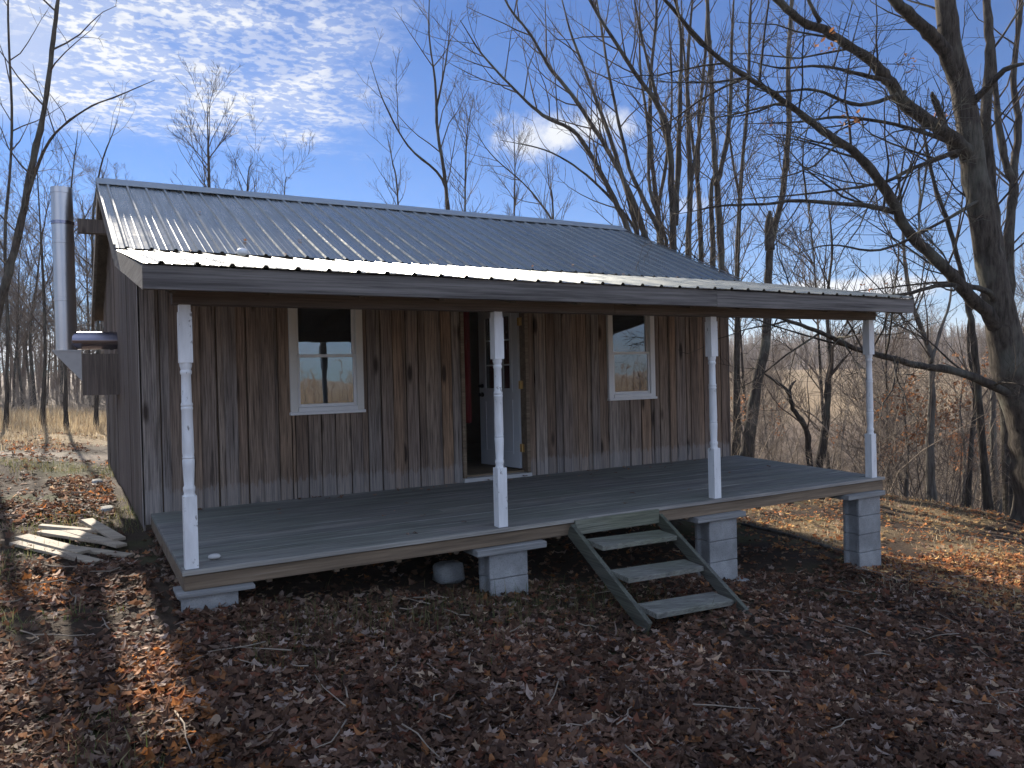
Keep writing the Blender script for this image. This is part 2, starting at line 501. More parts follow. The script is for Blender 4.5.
# --- front wall: vertical planks cut round two windows and a doorway
WIN = [(1.265, 2.010, 0.885, 2.06), (5.250, 5.978, 0.885, 2.06)]
DOOR = (3.175, 4.065, -0.5, 2.12)
fw = MB(); rw = random.Random(4)
x = XL
while x < XR-0.01:
    w = rw.uniform(0.125, 0.195); x1 = min(x+w, XR)
    if XR-x1 < 0.06: x1 = XR
    pieces = [(-0.06+rw.uniform(-0.02, 0.015), 2.40)]
    cut = []
    for (a, c, z0, z1) in WIN+[DOOR]:
        if x < c and x1 > a: cut.append((a, c, z0, z1))
    segs = [(x, x1, *pieces[0])]
    for (a, c, z0, z1) in cut:
        ns = []
        for (sa, sb, sz0, sz1) in segs:
            if sa < a-0.004: ns.append((sa, a, sz0, sz1))
            if sb > c+0.004: ns.append((c, sb, sz0, sz1))
            m0, m1 = max(sa, a), min(sb, c)
            if m1-m0 > 0.004:
                if z0 > sz0: ns.append((m0, m1, sz0, z0-rw.uniform(0, 0.012)))
                if z1 < sz1: ns.append((m0, m1, z1, sz1))
        segs = ns
    yo = rw.uniform(-0.006, 0.006)
    g = rw.uniform(0.0035, 0.009)
    for (sa, sb, z0, z1) in segs:
        if sb-sa < 0.02: g2 = 0
        else: g2 = g
        tl = rw.uniform(-0.004, 0.004)
        fw.hexa(np.array([(sa+g2+tl, WY-0.012+yo, z0), (sb-g2+tl, WY-0.012+yo, z0), (sb-g2, WY+0.012+yo, z0), (sa+g2, WY+0.012+yo, z0),
                          (sa+g2, WY-0.012+yo, z1), (sb-g2, WY-0.012+yo, z1), (sb-g2, WY+0.012+yo, z1), (sa+g2, WY+0.012+yo, z1)]))
    x = x1
# overlapping battens nailed here and there
for bx in (0.13, 0.29, 0.62, 0.98, 2.36, 2.74, 4.55, 4.98, 6.25, 6.62, 7.02):
    fw.box((bx, WY-0.030, -0.05+rw.uniform(-.02, .02)), (bx+rw.uniform(0.10, 0.15), WY-0.019, 2.40))
obj('front_wall', fw, M['front'], cabin)
# inner lining behind the planks (stops light between the boards)
ln = MB()
def lining(x0, x1, z0, z1): ln.box((x0, WY+0.022, z0), (x1, WY+0.05, z1))
lining(XL+.02, WIN[0][0], -.2, 2.42); lining(WIN[0][0], WIN[0][1], -.2, WIN[0][2]); lining(WIN[0][1], DOOR[0], -.2, 2.42)
lining(DOOR[1], WIN[1][0], -.2, 2.42); lining(WIN[1][0], WIN[1][1], -.2, WIN[1][2]); lining(WIN[1][1], XR-.02, -.2, 2.42)
lining(WIN[0][0], WIN[0][1], WIN[0][3], 2.42); lining(WIN[1][0], WIN[1][1], WIN[1][3], 2.42); lining(DOOR[0], DOOR[1], DOOR[3], 2.42)
obj('inner_lining', ln, M['inside'], cabin)


def gable(name, A, Bp, inward, lit):
    """plank gable wall from A to Bp (plan points)"""
    mb = MB(); r = random.Random(9)
    A = np.array(A); Bp = np.array(Bp); L = np.linalg.norm(Bp-A); d = (Bp-A)/L; nrm = np.array(inward)
    t = 0.0
    while t < L-0.01:
        t1 = min(L, t+r.uniform(0.13, 0.2))
        o = r.uniform(-0.005, 0.005)
        a = A+d*(t+.003); c = A+d*(t1-.003)
        za, zc = roof_z(a[1])-0.09, roof_z(c[1])-0.09
        zb = min(gz(a[0], a[1]), gz(c[0], c[1]))+r.uniform(-.06, -.01) if lit else -0.5
        i0 = nrm*(o-0.012); i1 = nrm*(o+0.012)
        v = [(*(a+i0), zb), (*(c+i0), zb), (*(c+i1), zb), (*(a+i1), zb), (*(a+i0), za), (*(c+i0), zc), (*(c+i1), zc), (*(a+i1), za)]
        mb.hexa(np.array(v)); t = t1
    obj(name, mb, M['side'], cabin)


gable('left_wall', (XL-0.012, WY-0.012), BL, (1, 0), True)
gable('right_wall', (XR+0.012, WY-0.012), BR, (-1, 0), False)
bw = MB(); bw.box((BL[0], 7.3, -.5), (BR[0], 7.33, 2.35)); obj('back_wall', bw, M['side'], cabin)
# interior: floor, ceiling, partition and a red cloth hung inside the doorway
fl = MB()
for k in range(30):
    y0 = WY+0.055+k*0.158
    fl.box((XL+.05, y0, 0.03), (XR-.05, y0+0.155, 0.066))
obj('floor', fl, M['floor'], cabin)
it = MB(); it.box((XL+.05, 6.2, 0.066), (XR-.05, 6.24, 2.40)); it.box((XL+.0, WY+.06, 2.40), (XR, 7.29, 2.43))
obj('partition', it, M['inside'], cabin)
cu = MB(); xs = np.linspace(3.25, 3.72, 40); P = []
for z in (0.62, 2.2): P.append(np.c_[xs, 3.3+0.03*np.sin(xs*46), np.full(40, z)])
k = np.arange(39)
cu.add(np.vstack(P), [np.stack([k, k+1, k+41, k+40], 1)], smooth=True)
cu.add(np.vstack(P)+[0, .004, 0], [np.stack([k+40, k+41, k+1, k], 1)], smooth=True)
obj('curtain', cu, M['curtain'], cabin)
# corner board
cb = MB(); cb.box((XL-.03, WY-.036, -.1), (XL+.11, WY-.020, 2.36)); cb.box((XL-.032, WY-.036, -.2), (XL-.017, WY+.10, 2.36))
obj('corner_board', cb, M['front'], cabin)

# --- windows
for wi, (a, c, z0, z1) in enumerate(WIN):
    f = MB(); y0, y1 = WY-0.045, WY+0.05
    tw = 0.062
    f.box((a-.012, y0, z0), (a+tw, y1, z1)); f.box((c-tw, y0, z0), (c+.012, y1, z1)); f.box((a+tw+.0005, y0, z1-tw), (c-tw-.0005, y1, z1))
    win = obj('window', f, M['sash' if wi == 0 else 'vinyl'], cabin); bevel(win, .004)
    s = MB(); s.box((a-.022, y0-.022, z0-.030), (c+.022, y1, z0-.0006)); s.box((a+tw+.0005, y0-.010, z0), (c-tw-.0005, y1, z0+.045))
    bevel(obj('sill', s, M['vinyl'], win), .004)
    zm = 1.455
    for (q0, q1, yy) in ((z0+.046, zm+.018, WY-.012), (zm-.014, z1-tw-.001, WY+.018)):
        m = MB(); xa, xc = a+tw+.001, c-tw-.001; w = .030
        m.box((xa, yy-.012, q0), (xa+w, yy+.012, q1)); m.box((xc-w, yy-.012, q0), (xc, yy+.012, q1))
        m.box((xa+w+.0004, yy-.012, q0), (xc-w-.0004, yy+.012, q0+.032)); m.box((xa+w+.0004, yy-.012, q1-.032), (xc-w-.0004, yy+.012, q1))
        bevel(obj('sash', m, M['vinyl'], win), .003)
        p = MB(); p.box((xa+w-.002, yy-.002, q0+.030), (xc-w+.002, yy+.002, q1-.030)); obj('pane', p, M['glass'], win)

# --- door frame and door standing open inwards
df = MB(); a, c, _, zt = DOOR
df.box((a, WY-.035, .045), (a+.045, WY+.10, zt)); df.box((c-.045, WY-.035, .045), (c, WY+.10, zt)); df.box((a+.0455, WY-.035, zt-.05), (c-.0455, WY+.10, zt))
bevel(obj('door_frame', df, M['rim'], cabin), .004)
th = MB(); th.box((a, WY-.06, -.004), (c, WY+.06, .044)); obj('threshold', th, M['panel'], cabin)
H0 = np.array([4.012, 2.60]); H1 = np.array([3.882, 3.345]); du = (H1-H0)/np.linalg.norm(H1-H0); dn = np.array([-du[1], du[0]])
DW = 0.775; DZ0, DZ1 = 0.085, 2.05


def dmap(v):
    v = np.asarray(v, float)
    p = H0+v[:, :1]*du+v[:, 1:2]*dn
    return np.c_[p, v[:, 2]]


def dbox(mb, u0, w0, z0, u1, w1, z1): mb.box((u0, w0, z0), (u1, w1, z1), dmap)


ds = MB()
L0, L1, LZ0, LZ1 = 0.125, DW-0.125, 1.03, 1.95
dbox(ds, 0, -.022, DZ0, DW, .022, LZ0); dbox(ds, 0, -.022, LZ0+.0005, L0, .022, DZ1); dbox(ds, L1, -.022, LZ0+.0005, DW, .022, DZ1); dbox(ds, L0+.0005, -.022, LZ1, L1-.0005, .022, DZ1)
for (u0, u1) in ((.11, .35), (.425, .665)):
    for sgn in (-1, 1):
        a0, a1 = (.022, .028)
        for bx in ((u0, .25, u1, .275), (u0, .885, u1, .91), (u0, .2755, u0+.022, .8845), (u1-.022, .2755, u1, .8845)):
            dbox(ds, bx[0], sgn*a0, bx[1], bx[2], sgn*a1, bx[3])
door = obj('door', ds, M['doorw'], cabin)
dg = MB(); dbox(dg, L0+.002, -.004, LZ0+.003, L1-.002, .004, LZ1-.003); obj('pane', dg, M['glass'], door)
dm = MB()
for sgn in (-1, 1):
    for k in (1, 2):
        u = L0+(L1-L0)*k/3; dbox(dm, u-.008, sgn*.005, LZ0+.02, u+.008, sgn*.014, LZ1-.02)
        z = LZ0+(LZ1-LZ0)*k/3; dbox(dm, L0+.02, sgn*.0055, z-.008, L1-.02, sgn*.0165, z+.008)
    for bx in ((L0-.02, LZ0-.02, L1+.02, LZ0+.02), (L0-.02, LZ1-.02, L1+.02, LZ1+.02), (L0-.02, LZ0+.0205, L0+.02, LZ1-.0205), (L1-.02, LZ0+.0205, L1+.02, LZ1-.0205)):
        dbox(dm, bx[0], sgn*.0225, bx[1], bx[2], sgn*.034, bx[3])
obj('muntins', dm, M['doorw'], door)
for z in (0.97, 1.08):
    for sgn in (-1, 1):
        hd = MB()
        A = dmap(np.array([(DW-.065, sgn*.022, z), (DW-.065, sgn*.035, z), (DW-.065, sgn*.036, z), (DW-.065, sgn*.075, z), (DW-.065, sgn*.082, z)]))
        hd.tube(A, [.030, .030, .014, .024, .012] if z < 1 else [.027, .027, .020, .020, .015], 12)
        obj('handle' if z < 1 else 'deadbolt', hd, M['black'], door)
for z in (0.33, 1.09, 1.85):
    hg = MB(); hg.tube(np.array([(4.018, 2.585, z-.05), (4.018, 2.585, z+.05)]), .010, 8)
    hg.box((4.0195, 2.53, z-.048), (4.0225, 2.585, z+.048)); dbox(hg, -.004, -.019, z-.048, -.0008, .019, z+.048)
    obj('hinge', hg, M['brass'], door)

# --- roof: ribbed sheets laid over boards
def rib_profile(u):
    """height over one 0.203 m module"""
    t = np.mod(u, 0.2032)
    h = np.where(np.abs(t-0.1016) < 0.011, 0.019, 0.0)
    d = np.abs(t-0.1016)
    h = 0.017*np.clip((0.021-d)/0.012, 0, 1)
    for m in (0.034, 0.169):
        h = np.maximum(h, 0.0022*np.clip((0.012-np.abs(t-m))/0.006, 0, 1))
    return h


_us = []
for k in range(40):
    for t in (0.0, 0.022, 0.028, 0.034, 0.040, 0.046, 0.0806, 0.0926, 0.1106, 0.1226, 0.157, 0.163, 0.169, 0.175, 0.181):
        _us.append(k*0.2032+t)
_us = np.array(_us)


def sheet(name, lo, hi, par=cabin, lift=0.012, rows=5):
    """lo/hi: (xl, xr, y, z) of the lower and upper edges"""
    mb = MB()
    top = []; bot = []
    for r in range(rows):
        t = r/(rows-1)
        xl = lo[0]+(hi[0]-lo[0])*t; xr = lo[1]+(hi[1]-lo[1])*t
        y = lo[2]+(hi[2]-lo[2])*t; z = lo[3]+(hi[3]-lo[3])*t
        us = _us[_us <= (lo[1]-lo[0])]
        us = np.append(us, lo[1]-lo[0])
        xx = xl+us*(xr-xl)/(lo[1]-lo[0])
        sg = np.array([0, -(hi[3]-lo[3]), hi[2]-lo[2]]); sg = sg/np.linalg.norm(sg); sg = sg*np.sign(sg[2])
        h = rib_profile(us)+lift
        wav = 0.003*np.sin(xx*1.7+t*3)+0.002*np.sin(xx*4.1+1)
        p = np.c_[xx, y+sg[1]*(h+wav), z+sg[2]*(h+wav)]
        top.append(p); bot.append(p-sg*0.004)
    m = len(top[0]); T = np.vstack(top); Bt = np.vstack(bot)
    i, j = np.meshgrid(np.arange(rows-1), np.arange(m-1), indexing='ij')
    q = np.stack([i*m+j, i*m+j+1, (i+1)*m+j+1, (i+1)*m+j], -1).reshape(-1, 4)
    if hi[2] < lo[2]: q = q[:, ::-1]
    mb.add(T, [q]); mb.add(Bt, [q[:, ::-1]])
    # edge closing strips
    e = np.arange(m-1)
    mb.add(np.vstack([top[0], bot[0]]), [np.stack([e+m, e+m+1, e+1, e], 1)])
    e = np.arange(rows-1)
    for col in (0, m-1):
        aa = np.array([t_[col] for t_ in top]); bb = np.array([b_[col] for b_ in bot])
        mb.add(np.vstack([aa, bb]), [np.stack([e, e+1, e+1+rows, e+rows], 1)])
    return obj(name, mb, M['galv'], par)


RL, RR = -0.361, 7.345
BKL, BKR = -0.300, 7.475
EL, ER = -0.262, 7.19
def slab(mb, lo, hi, th, drop):
    v = []
    for d in (drop+th, drop):
        v += [(lo[0], lo[2], lo[3]-d), (lo[1], lo[2], lo[3]-d), (hi[1], hi[2], hi[3]-d), (hi[0], hi[2], hi[3]-d)]
    mb.hexa(np.array(v))


main_lo, main_hi = (BKL, BKR, BREAK_Y-.015, BREAK_Z-.006), (RL, RR, RIDGE_Y, RIDGE_Z)
porch_lo, porch_hi = (EL, ER, EAVE_Y-.03, EAVE_Z-.006), (BKL, BKR, BREAK_Y+.03, BREAK_Z-.010)
back_lo, back_hi = (-.43, 7.60, BACK_Y, BACK_Z), (RL, RR, RIDGE_Y, RIDGE_Z)
roof = sheet('roof', main_lo, main_hi)
sheet('porch_roof', porch_lo, porch_hi, lift=0.004)
sheet('back_roof', back_lo, back_hi)
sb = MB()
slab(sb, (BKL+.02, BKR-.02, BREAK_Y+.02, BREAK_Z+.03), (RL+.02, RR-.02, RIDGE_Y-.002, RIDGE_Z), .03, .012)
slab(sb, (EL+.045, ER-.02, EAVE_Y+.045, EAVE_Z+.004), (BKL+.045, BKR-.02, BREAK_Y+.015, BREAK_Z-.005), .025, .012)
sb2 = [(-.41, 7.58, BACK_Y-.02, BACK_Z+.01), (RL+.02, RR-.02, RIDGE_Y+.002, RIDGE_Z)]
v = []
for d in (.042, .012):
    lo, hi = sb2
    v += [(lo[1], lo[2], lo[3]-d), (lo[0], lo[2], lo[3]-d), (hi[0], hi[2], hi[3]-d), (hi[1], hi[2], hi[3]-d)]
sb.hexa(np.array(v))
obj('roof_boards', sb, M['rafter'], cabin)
# ridge cap: bent flashing, lifts a little over the ribs
rc = MB()
sl1 = (RIDGE_Z-BREAK_Z)/(RIDGE_Y-BREAK_Y); sl2 = (RIDGE_Z-BACK_Z)/(BACK_Y-RIDGE_Y)
xs = np.linspace(RL-.012, RR+.012, 14)
prof = [(-.17, RIDGE_Z-.17*sl1+.034), (-.165, RIDGE_Z-.165*sl1+.046), (-.03, RIDGE_Z+.048-.006), (0, RIDGE_Z+.062), (.03, RIDGE_Z+.042), (.165, RIDGE_Z-.165*sl2+.046), (.17, RIDGE_Z-.17*sl2+.034)]
V = np.array([[(xx+ (0.0), RIDGE_Y+p[0], p[1]+0.003*math.sin(xx*2.3)) for p in prof] for xx in xs])
mcol = len(prof); i, j = np.meshgrid(np.arange(len(xs)-1), np.arange(mcol-1), indexing='ij')
q = np.stack([i*mcol+j, (i+1)*mcol+j, (i+1)*mcol+j+1, i*mcol+j+1], -1).reshape(-1, 4)
rc.add(V, [q]); rc.add(V-[0, 0, .003], [q[:, ::-1]])
obj('ridge_cap', rc, M['ridge'], roof)
# metal rake trim
for (a, c) in (((BKL, BREAK_Y-.02, BREAK_Z), (RL, RIDGE_Y-.16, RIDGE_Z-.16*sl1)), ((BKR, BREAK_Y-.02, BREAK_Z), (RR, RIDGE_Y-.16, RIDGE_Z-.16*sl1))):
    rk = MB(); rk.bar(np.array(a)+[0, 0, .028], np.array(c)+[0, 0, .028], .020, .012); obj('rake_trim', rk, M['galv'], roof)
# fascia boards
fa = MB(); fa.box((EL-.004, EAVE_Y-.012, EAVE_Z-.155), (4.35, EAVE_Y+.028, EAVE_Z-.010)); fa.box((4.353, EAVE_Y-.010, EAVE_Z-.158), (ER+.01, EAVE_Y+.028, EAVE_Z-.012))
bevel(obj('fascia', fa, M['grey'], cabin), .004)
for (xe, xb, s) in ((EL, BKL, 1), (ER, BKR, -1)):
    y0 = EAVE_Y+.0285
    zz = lambda y: EAVE_Z-.012+(BREAK_Z-EAVE_Z)*(y-EAVE_Y)/(BREAK_Y-EAVE_Y)
    pts = []
    for dz in (-.150, -.004):
        pts += [(xe, y0, zz(y0)+dz), (xe+s*.035, y0, zz(y0)+dz), (xb+s*.035, BREAK_Y, zz(BREAK_Y)+dz), (xb, BREAK_Y, zz(BREAK_Y)+dz)]
    pts = np.array(pts)
    if s < 0: pts = pts[[1, 0, 3, 2, 5, 4, 7, 6]]
    rb = MB(); rb.hexa(pts); obj('rake_board', rb, M['greyy'], cabin)
for (xb, xr, s) in ((BKL, RL, 1), (BKR, RR, -1)):
    pts = []
    for dz in (-.17, -.006):
        pts += [(xb, BREAK_Y+.003, BREAK_Z+dz), (xb+s*.035, BREAK_Y+.003, BREAK_Z+dz), (xr+s*.035, RIDGE_Y-.002, RIDGE_Z+dz), (xr, RIDGE_Y-.002, RIDGE_Z+dz)]
    pts = np.array(pts)
    if s < 0: pts = pts[[1, 0, 3, 2, 5, 4, 7, 6]]
    rb = MB(); rb.hexa(pts); obj('rake_board', rb, M['greyy'], cabin)
for (xr, xe, s) in ((RL, -.43, 1), (RR, 7.60, -1)):
    pts = []
    for dz in (-.17, -.006):
        pts += [(xr, RIDGE_Y+.002, RIDGE_Z+dz), (xr+s*.035, RIDGE_Y+.002, RIDGE_Z+dz), (xe+s*.035, BACK_Y-.01, BACK_Z+dz), (xe, BACK_Y-.01, BACK_Z+dz)]
    pts = np.array(pts)
    if s < 0: pts = pts[[1, 0, 3, 2, 5, 4, 7, 6]]
    rb = MB(); rb.hexa(pts); obj('rake_board', rb, M['greyy'], cabin)
# beam and rafters
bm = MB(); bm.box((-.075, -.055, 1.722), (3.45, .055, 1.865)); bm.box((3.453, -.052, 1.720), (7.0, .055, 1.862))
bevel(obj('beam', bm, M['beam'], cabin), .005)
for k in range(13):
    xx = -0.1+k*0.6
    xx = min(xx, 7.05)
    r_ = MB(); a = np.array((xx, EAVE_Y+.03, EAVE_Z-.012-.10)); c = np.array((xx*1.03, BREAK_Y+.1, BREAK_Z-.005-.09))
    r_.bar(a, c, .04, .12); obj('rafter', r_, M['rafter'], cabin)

# --- porch deck
def dx(y, side): return (-.06+0.0*y) if side == 0 else 7.05+0.163*(y+.05)
dk = MB(); r = random.Random(2)
y = -0.062; k = 0
while y < WY-0.02:
    y1 = min(y+0.138, WY-.013)
    sp = r.uniform(2.2, 5.2); xa, xb = dx(y, 0), dx(y, 1)
    cuts = [xa, xa+sp, xb]
    for c0, c1 in zip(cuts[:-1], cuts[1:]):
        z = r.uniform(-.002, .002)
        e0 = dx(y1, 0) if c0 == xa else c0; e1 = dx(y1, 1) if c1 == xb else c1
        dk.hexa(np.array([(c0+.001, y+.003, -.034), (c1-.001, y+.003, -.034), (e1-.001, y1-.003, -.034), (e0+.001, y1-.003, -.034),
                          (c0+.001, y+.003, z), (c1-.001, y+.003, z), (e1-.001, y1-.003, z), (e0+.001, y1-.003, z)]))
    y = y1; k += 1
bevel(obj('deck', dk, M['deck'], cabin), .004)
de = MB(); de.box((-.065, -.088, -.030), (3.1, -.0625, .0015)); de.box((3.103, -.086, -.031), (7.062, -.0625, .0005))
bevel(obj('deck_edge', de, M['deckedge'], cabin), .004)
ri = MB(); ri.box((-.055, -.068, -.132), (3.45, -.03, -.0365)); ri.box((3.453, -.070, -.135), (7.045, -.03, -.0365))
bevel(obj('rim_joist', ri, M['rim'], cabin), .004)
rj = MB()
rj.box((-.058, -.028, -.135), (-.02, WY-.02, -.0365))
rj.hexa(np.array([(7.015, -.028, -.135), (7.05, -.028, -.135), (7.45, WY-.02, -.135), (7.415, WY-.02, -.135), (7.015, -.028, -.0365), (7.05, -.028, -.0365), (7.45, WY-.02, -.0365), (7.415, WY-.02, -.0365)]))
for k in range(1, 15): rj.box((k*.47, -.028, -.16), (k*.47+.038, WY-.02, -.0365))
obj('deck_joist', rj, M['rim'], cabin)
# skirt beam in the dark below the deck and the cabin sill
sk = MB(); sk.box((XL, WY-.012, -.30), (XR, WY+.10, -.085)); sk.box((.15, 1.15, -.30), (7.0, 1.25, -.162))
obj('sill_beam', sk, M['beam'], cabin)

# --- turned porch posts
def post_mesh(x0, tilt=0.0):
    mb = MB(); w = .041
    H = 1.72
    zb, zt = 0.475, 1.345
    mb.box((x0-w, -w, -.06), (x0+w, w, zb)); mb.box((x0-w, -w, zt), (x0+w, w, H-.045)); mb.box((x0-w*.86, -w*.86, H-.0445), (x0+w*.86, w*.86, H+.002))
    pr = [(.038, zb+.0), (.033, zb+.02), (.038, zb+.04), (.038, zb+.055), (.031, zb+.07), (.034, zb+.13), (.037, zb+.20), (.038, zb+.235), (.034, zb+.243), (.038, zb+.251),
          (.034, zb+.259), (.037, zb+.285), (.036, zb+.40), (.034, zb+.56), (.037, zb+.568), (.037, zb+.578), (.033, zb+.584), (.037, zb+.592), (.037, zb+.602), (.032, zb+.612), (.031, zb+.72), (.030, zb+.79),
          (.036, zb+.80), (.036, zb+.815), (.031, zb+.825), (.038, zb+.85), (.038, zt)]
    mb.lathe((x0, 0, 0), pr, 20)
    return mb
for x0 in (0.0, 2.313, 4.626, 6.938):
    pm = post_mesh(x0); a_, b_ = rw.uniform(-.006, .006), rw.uniform(-.006, .006)
    for v in pm.v: v[:, 0] += a_*(v[:, 2]-.8)*(1 if x0 else 0); v[:, 1] += b_*(v[:, 2]-.8)
    p = obj('porch_post', pm, M['white'], cabin)

# --- stove flue on the left gable
CX, CY = -0.725, 4.95
wx = XL-.012+(BL[0]-XL)*(CY-WY)/(BL[1]-WY)
fp = MB()
fp.lathe((CX, CY, 0), [(.112, 1.62), (.112, 2.19), (.1165, 2.192), (.1165, 2.222), (.112, 2.224), (.112, 2.86), (.1165, 2.862), (.1165, 2.892), (.112, 2.894), (.112, 3.44), (.116, 3.442), (.116, 3.51), (.100, 3.511), (.100, 3.40)], 28)
chim = obj('chimney', fp, M['steel'], cabin)
tp = MB(); tp.tube(np.array([(CX+.06, CY, 1.735), (CX+.12, CY, 1.735), (wx-.09, CY, 1.735), (wx-.088, CY, 1.735), (wx-.05, CY, 1.735), (wx-.048, CY, 1.735), (wx+.05, CY, 1.735)]), [.105, .105, .105, .112, .112, .105, .105], 24)
obj('flue_elbow', tp, M['steel2'], chim)
bd = MB()
for z in (3.10,):
    bd.lathe((CX, CY, 0), [(.1125, z-.02), (.121, z-.019), (.121, z+.019), (.1125, z+.02)], 24)
bd.bar((CX+.115, CY, 3.10), (wx-.02, CY-.0, 3.10), .03, .03)
obj('wall_band', bd, M['steel2'], chim)
wb = MB(); wb.box((-.575, CY-.06, 3.0), (wx+.02, CY+.06, 3.16)); obj('support_arm', wb, M['side'], chim)
sh = MB(); sh.box((-.575, CY-.19, 1.09), (wx+.0, CY+.19, 1.57)); obj('support_box', sh, M['side'], chim)
br = MB()
for yy in (CY-.19, CY+.15):
    tri = [(-.86, 1.598), (-.578, 1.26), (-.578, 1.598)]
    vv = np.array([(a_, yy, b_) for a_, b_ in tri]+[(a_, yy+.035, b_) for a_, b_ in tri])
    br.add(vv, [np.array([(0, 1, 2), (5, 4, 3)]), np.array([(0, 3, 4, 1), (1, 4, 5, 2), (2, 5, 3, 0)])])
br.box((-.865, CY-.195, 1.5985), (-.575, CY+.195, 1.618))
obj('shelf_bracket', br, M['panel'], chim)

# ------------------------------------------------------------------ piers
def block_mesh(x0, y0, z0, L, W, Hh):
    poly = [(x0, y0), (x0+L, y0), (x0+L, y0+.035), (x0+L-.03, y0+.05), (x0+L-.03, y0+W-.05), (x0+L, y0+W-.035), (x0+L, y0+W), (x0, y0+W), (x0, y0+W-.035), (x0+.03, y0+W-.05), (x0+.03, y0+.05), (x0, y0+.035)]
    mb = MB(); mb.prism(poly, z0, z0+Hh); return mb


PIERS = [
    (-.078, .350, -.130, 1, .030, 'low single block pier with a grey plank cap at the left end of the porch', (-.105, .375)),
    (2.150, .345, -.1895, 2, .052, 'two block pier with an overhanging plank cap behind the second porch post', (2.03, 2.66)),
    (4.455, .350, -.1900, 3, .055, 'block pier with a thick mossy plank cap just right of the porch steps', (4.29, 4.90)),
    (6.59, .36, -.1900, 5, .052, 'tall block pier carrying the right end of the porch, lit ground behind it', (6.39, 7.0)),
]
for (x0, L, zt, nb, ct, lab, (c0, c1)) in PIERS:
    g = float(gz(x0+L/2, 0.0))
    pr = thing('block_pier', (x0+L/2, 0.0, g), lab, 'pier', 'block piers holding up the porch')
    ztop = zt-0.002
    top_cap = zt+ct if nb > 1 else zt+.0
    if nb == 1:
        bevel(obj('block', block_mesh(x0, -.10, -.355, L, .2, .198), M['block'], pr), .006)
        m = MB(); m.bar(np.array((c0, -.01, -.146)), np.array((c1, -.01, -.150)), .25, .026)
        bevel(obj('cap_plank', m, M['cap'], pr), .004)
        continue
    m = MB(); m.box((c0, -.13, zt+.0005), (c1, .13, min(zt+ct, -.1365))); bevel(obj('cap_plank', m, M['cap'], pr), .006)
    hb = 0.196
    for k in range(nb):
        jx = rw.uniform(-.006, .006)
        bevel(obj('block', block_mesh(x0+jx, -.10+jx, ztop-hb*(k+1)+.003, L, .2, hb-.005), M['block'], pr), .006)
    if nb == 3:
        zz = ztop-hb*nb
        m = MB(); m.box((x0-.03, -.16, zz-.10), (x0+L+.10, .16, zz-.002)); bevel(obj('footing', m, M['block'], pr), .012)

# ------------------------------------------------------------------ steps
st = thing('porch_steps', (3.4, -1.0, float(gz(3.4, -1.0))), 'leaning mossy wooden porch steps with three open treads', 'steps')
tl = [(-.49, -.150), (-.81, -.335), (-1.13, -.520)]; trr = [(-.34, -.205), (-.66, -.405), (-.99, -.605)]
m = MB(); m.bar((2.93, -.075, -.085), (2.93, -1.06, -.645), .042, .115); bevel(obj('stringer', m, M['string'], st), .005)
m = MB(); m.bar((3.875, -.075, -.095), (3.875, -1.24, -.79), .040, .10); bevel(obj('stringer', m, M['string'], st), .005)
for (a, c) in zip(tl, trr):
    m = MB(); d = .235; t = .042
    v = [(2.953, a[0], a[1]-t), (3.852, c[0], c[1]-t), (3.852, c[0]+d, c[1]-t+.015), (2.953, a[0]+d, a[1]-t+.015)]
    v += [(p[0], p[1], p[2]+t) for p in v]
    # plank, and an older split plank beside it
    m.hexa(np.array(v))
    bevel(obj('tread', m, M['step'], st), .006)
m = MB(); m.box((2.955, -.112, -.132), (3.852, -.0905, -.008)); bevel(obj('top_riser', m, M['step'], st), .004)

# ------------------------------------------------------------------ small things on the ground
def stone(name, c, s, mat, label, cat, seed, blocky=False):
    bm_ = MB(); r = np.random.default_rng(seed)
    nth, nph = 14, 9
    th = np.linspace(0, 2*np.pi, nth, endpoint=False); ph = np.linspace(0.08, np.pi-.08, nph)
    P, T = np.meshgrid(ph, th, indexing='ij')
    e = 0.45 if blocky else 0.85
    sg = lambda a: np.sign(a)*np.abs(a)**e
    xyz = np.stack([sg(np.sin(P))*sg(np.cos(T)), sg(np.sin(P))*sg(np.sin(T)), sg(np.cos(P))], -1)
    xyz *= (1+r.normal(0, .05, xyz.shape[:2]))[..., None]
    v = xyz*np.array(s)+np.array(c)
    i, j = np.meshgrid(np.arange(nph-1), np.arange(nth), indexing='ij'); jn = (j+1) % nth
    q = np.stack([i*nth+j, (i+1)*nth+j, (i+1)*nth+jn, i*nth+jn], -1).reshape(-1, 4)
    bm_.add(v, [q, [list(range(nth))], [list(range((nph-1)*nth, nph*nth))[::-1]]], smooth=True)
    return tag(obj(name, bm_, mat, None, origin=c), label, cat)


zb = float(gz(2.04, .42))
stone('concrete_rubble', (2.03, .42, zb+.075), (.125, .09, .085), M['stone'], 'pale broken concrete lump in the dark under the porch deck', 'rubble', 3, True)
stone('pale_lump', (.76, 2.12, 2.43), (.05, .045, .035), M['vinyl'], 'small white lump lying on the porch roof below the pitch break', 'lump', 12)
stone('crumpled_rag', (.165, .16, .022), (.042, .032, .018), M['panel'], 'small crumpled pale rag on the deck beside the left porch post', 'rag', 5)
stone('flat_stone', (-.40, 3.3, float(gz(-.40, 3.3))+.02), (.06, .11, .04), M['stone'], 'flat sunlit stone at the foot of the cabin side wall, nearer one', 'stone', 6, True)
stone('flat_stone', (-.45, 5.1, float(gz(-.45, 5.1))+.02), (.06, .12, .04), M['stone'], 'flat sunlit stone at the foot of the cabin side wall, farther one', 'stone', 8, True)

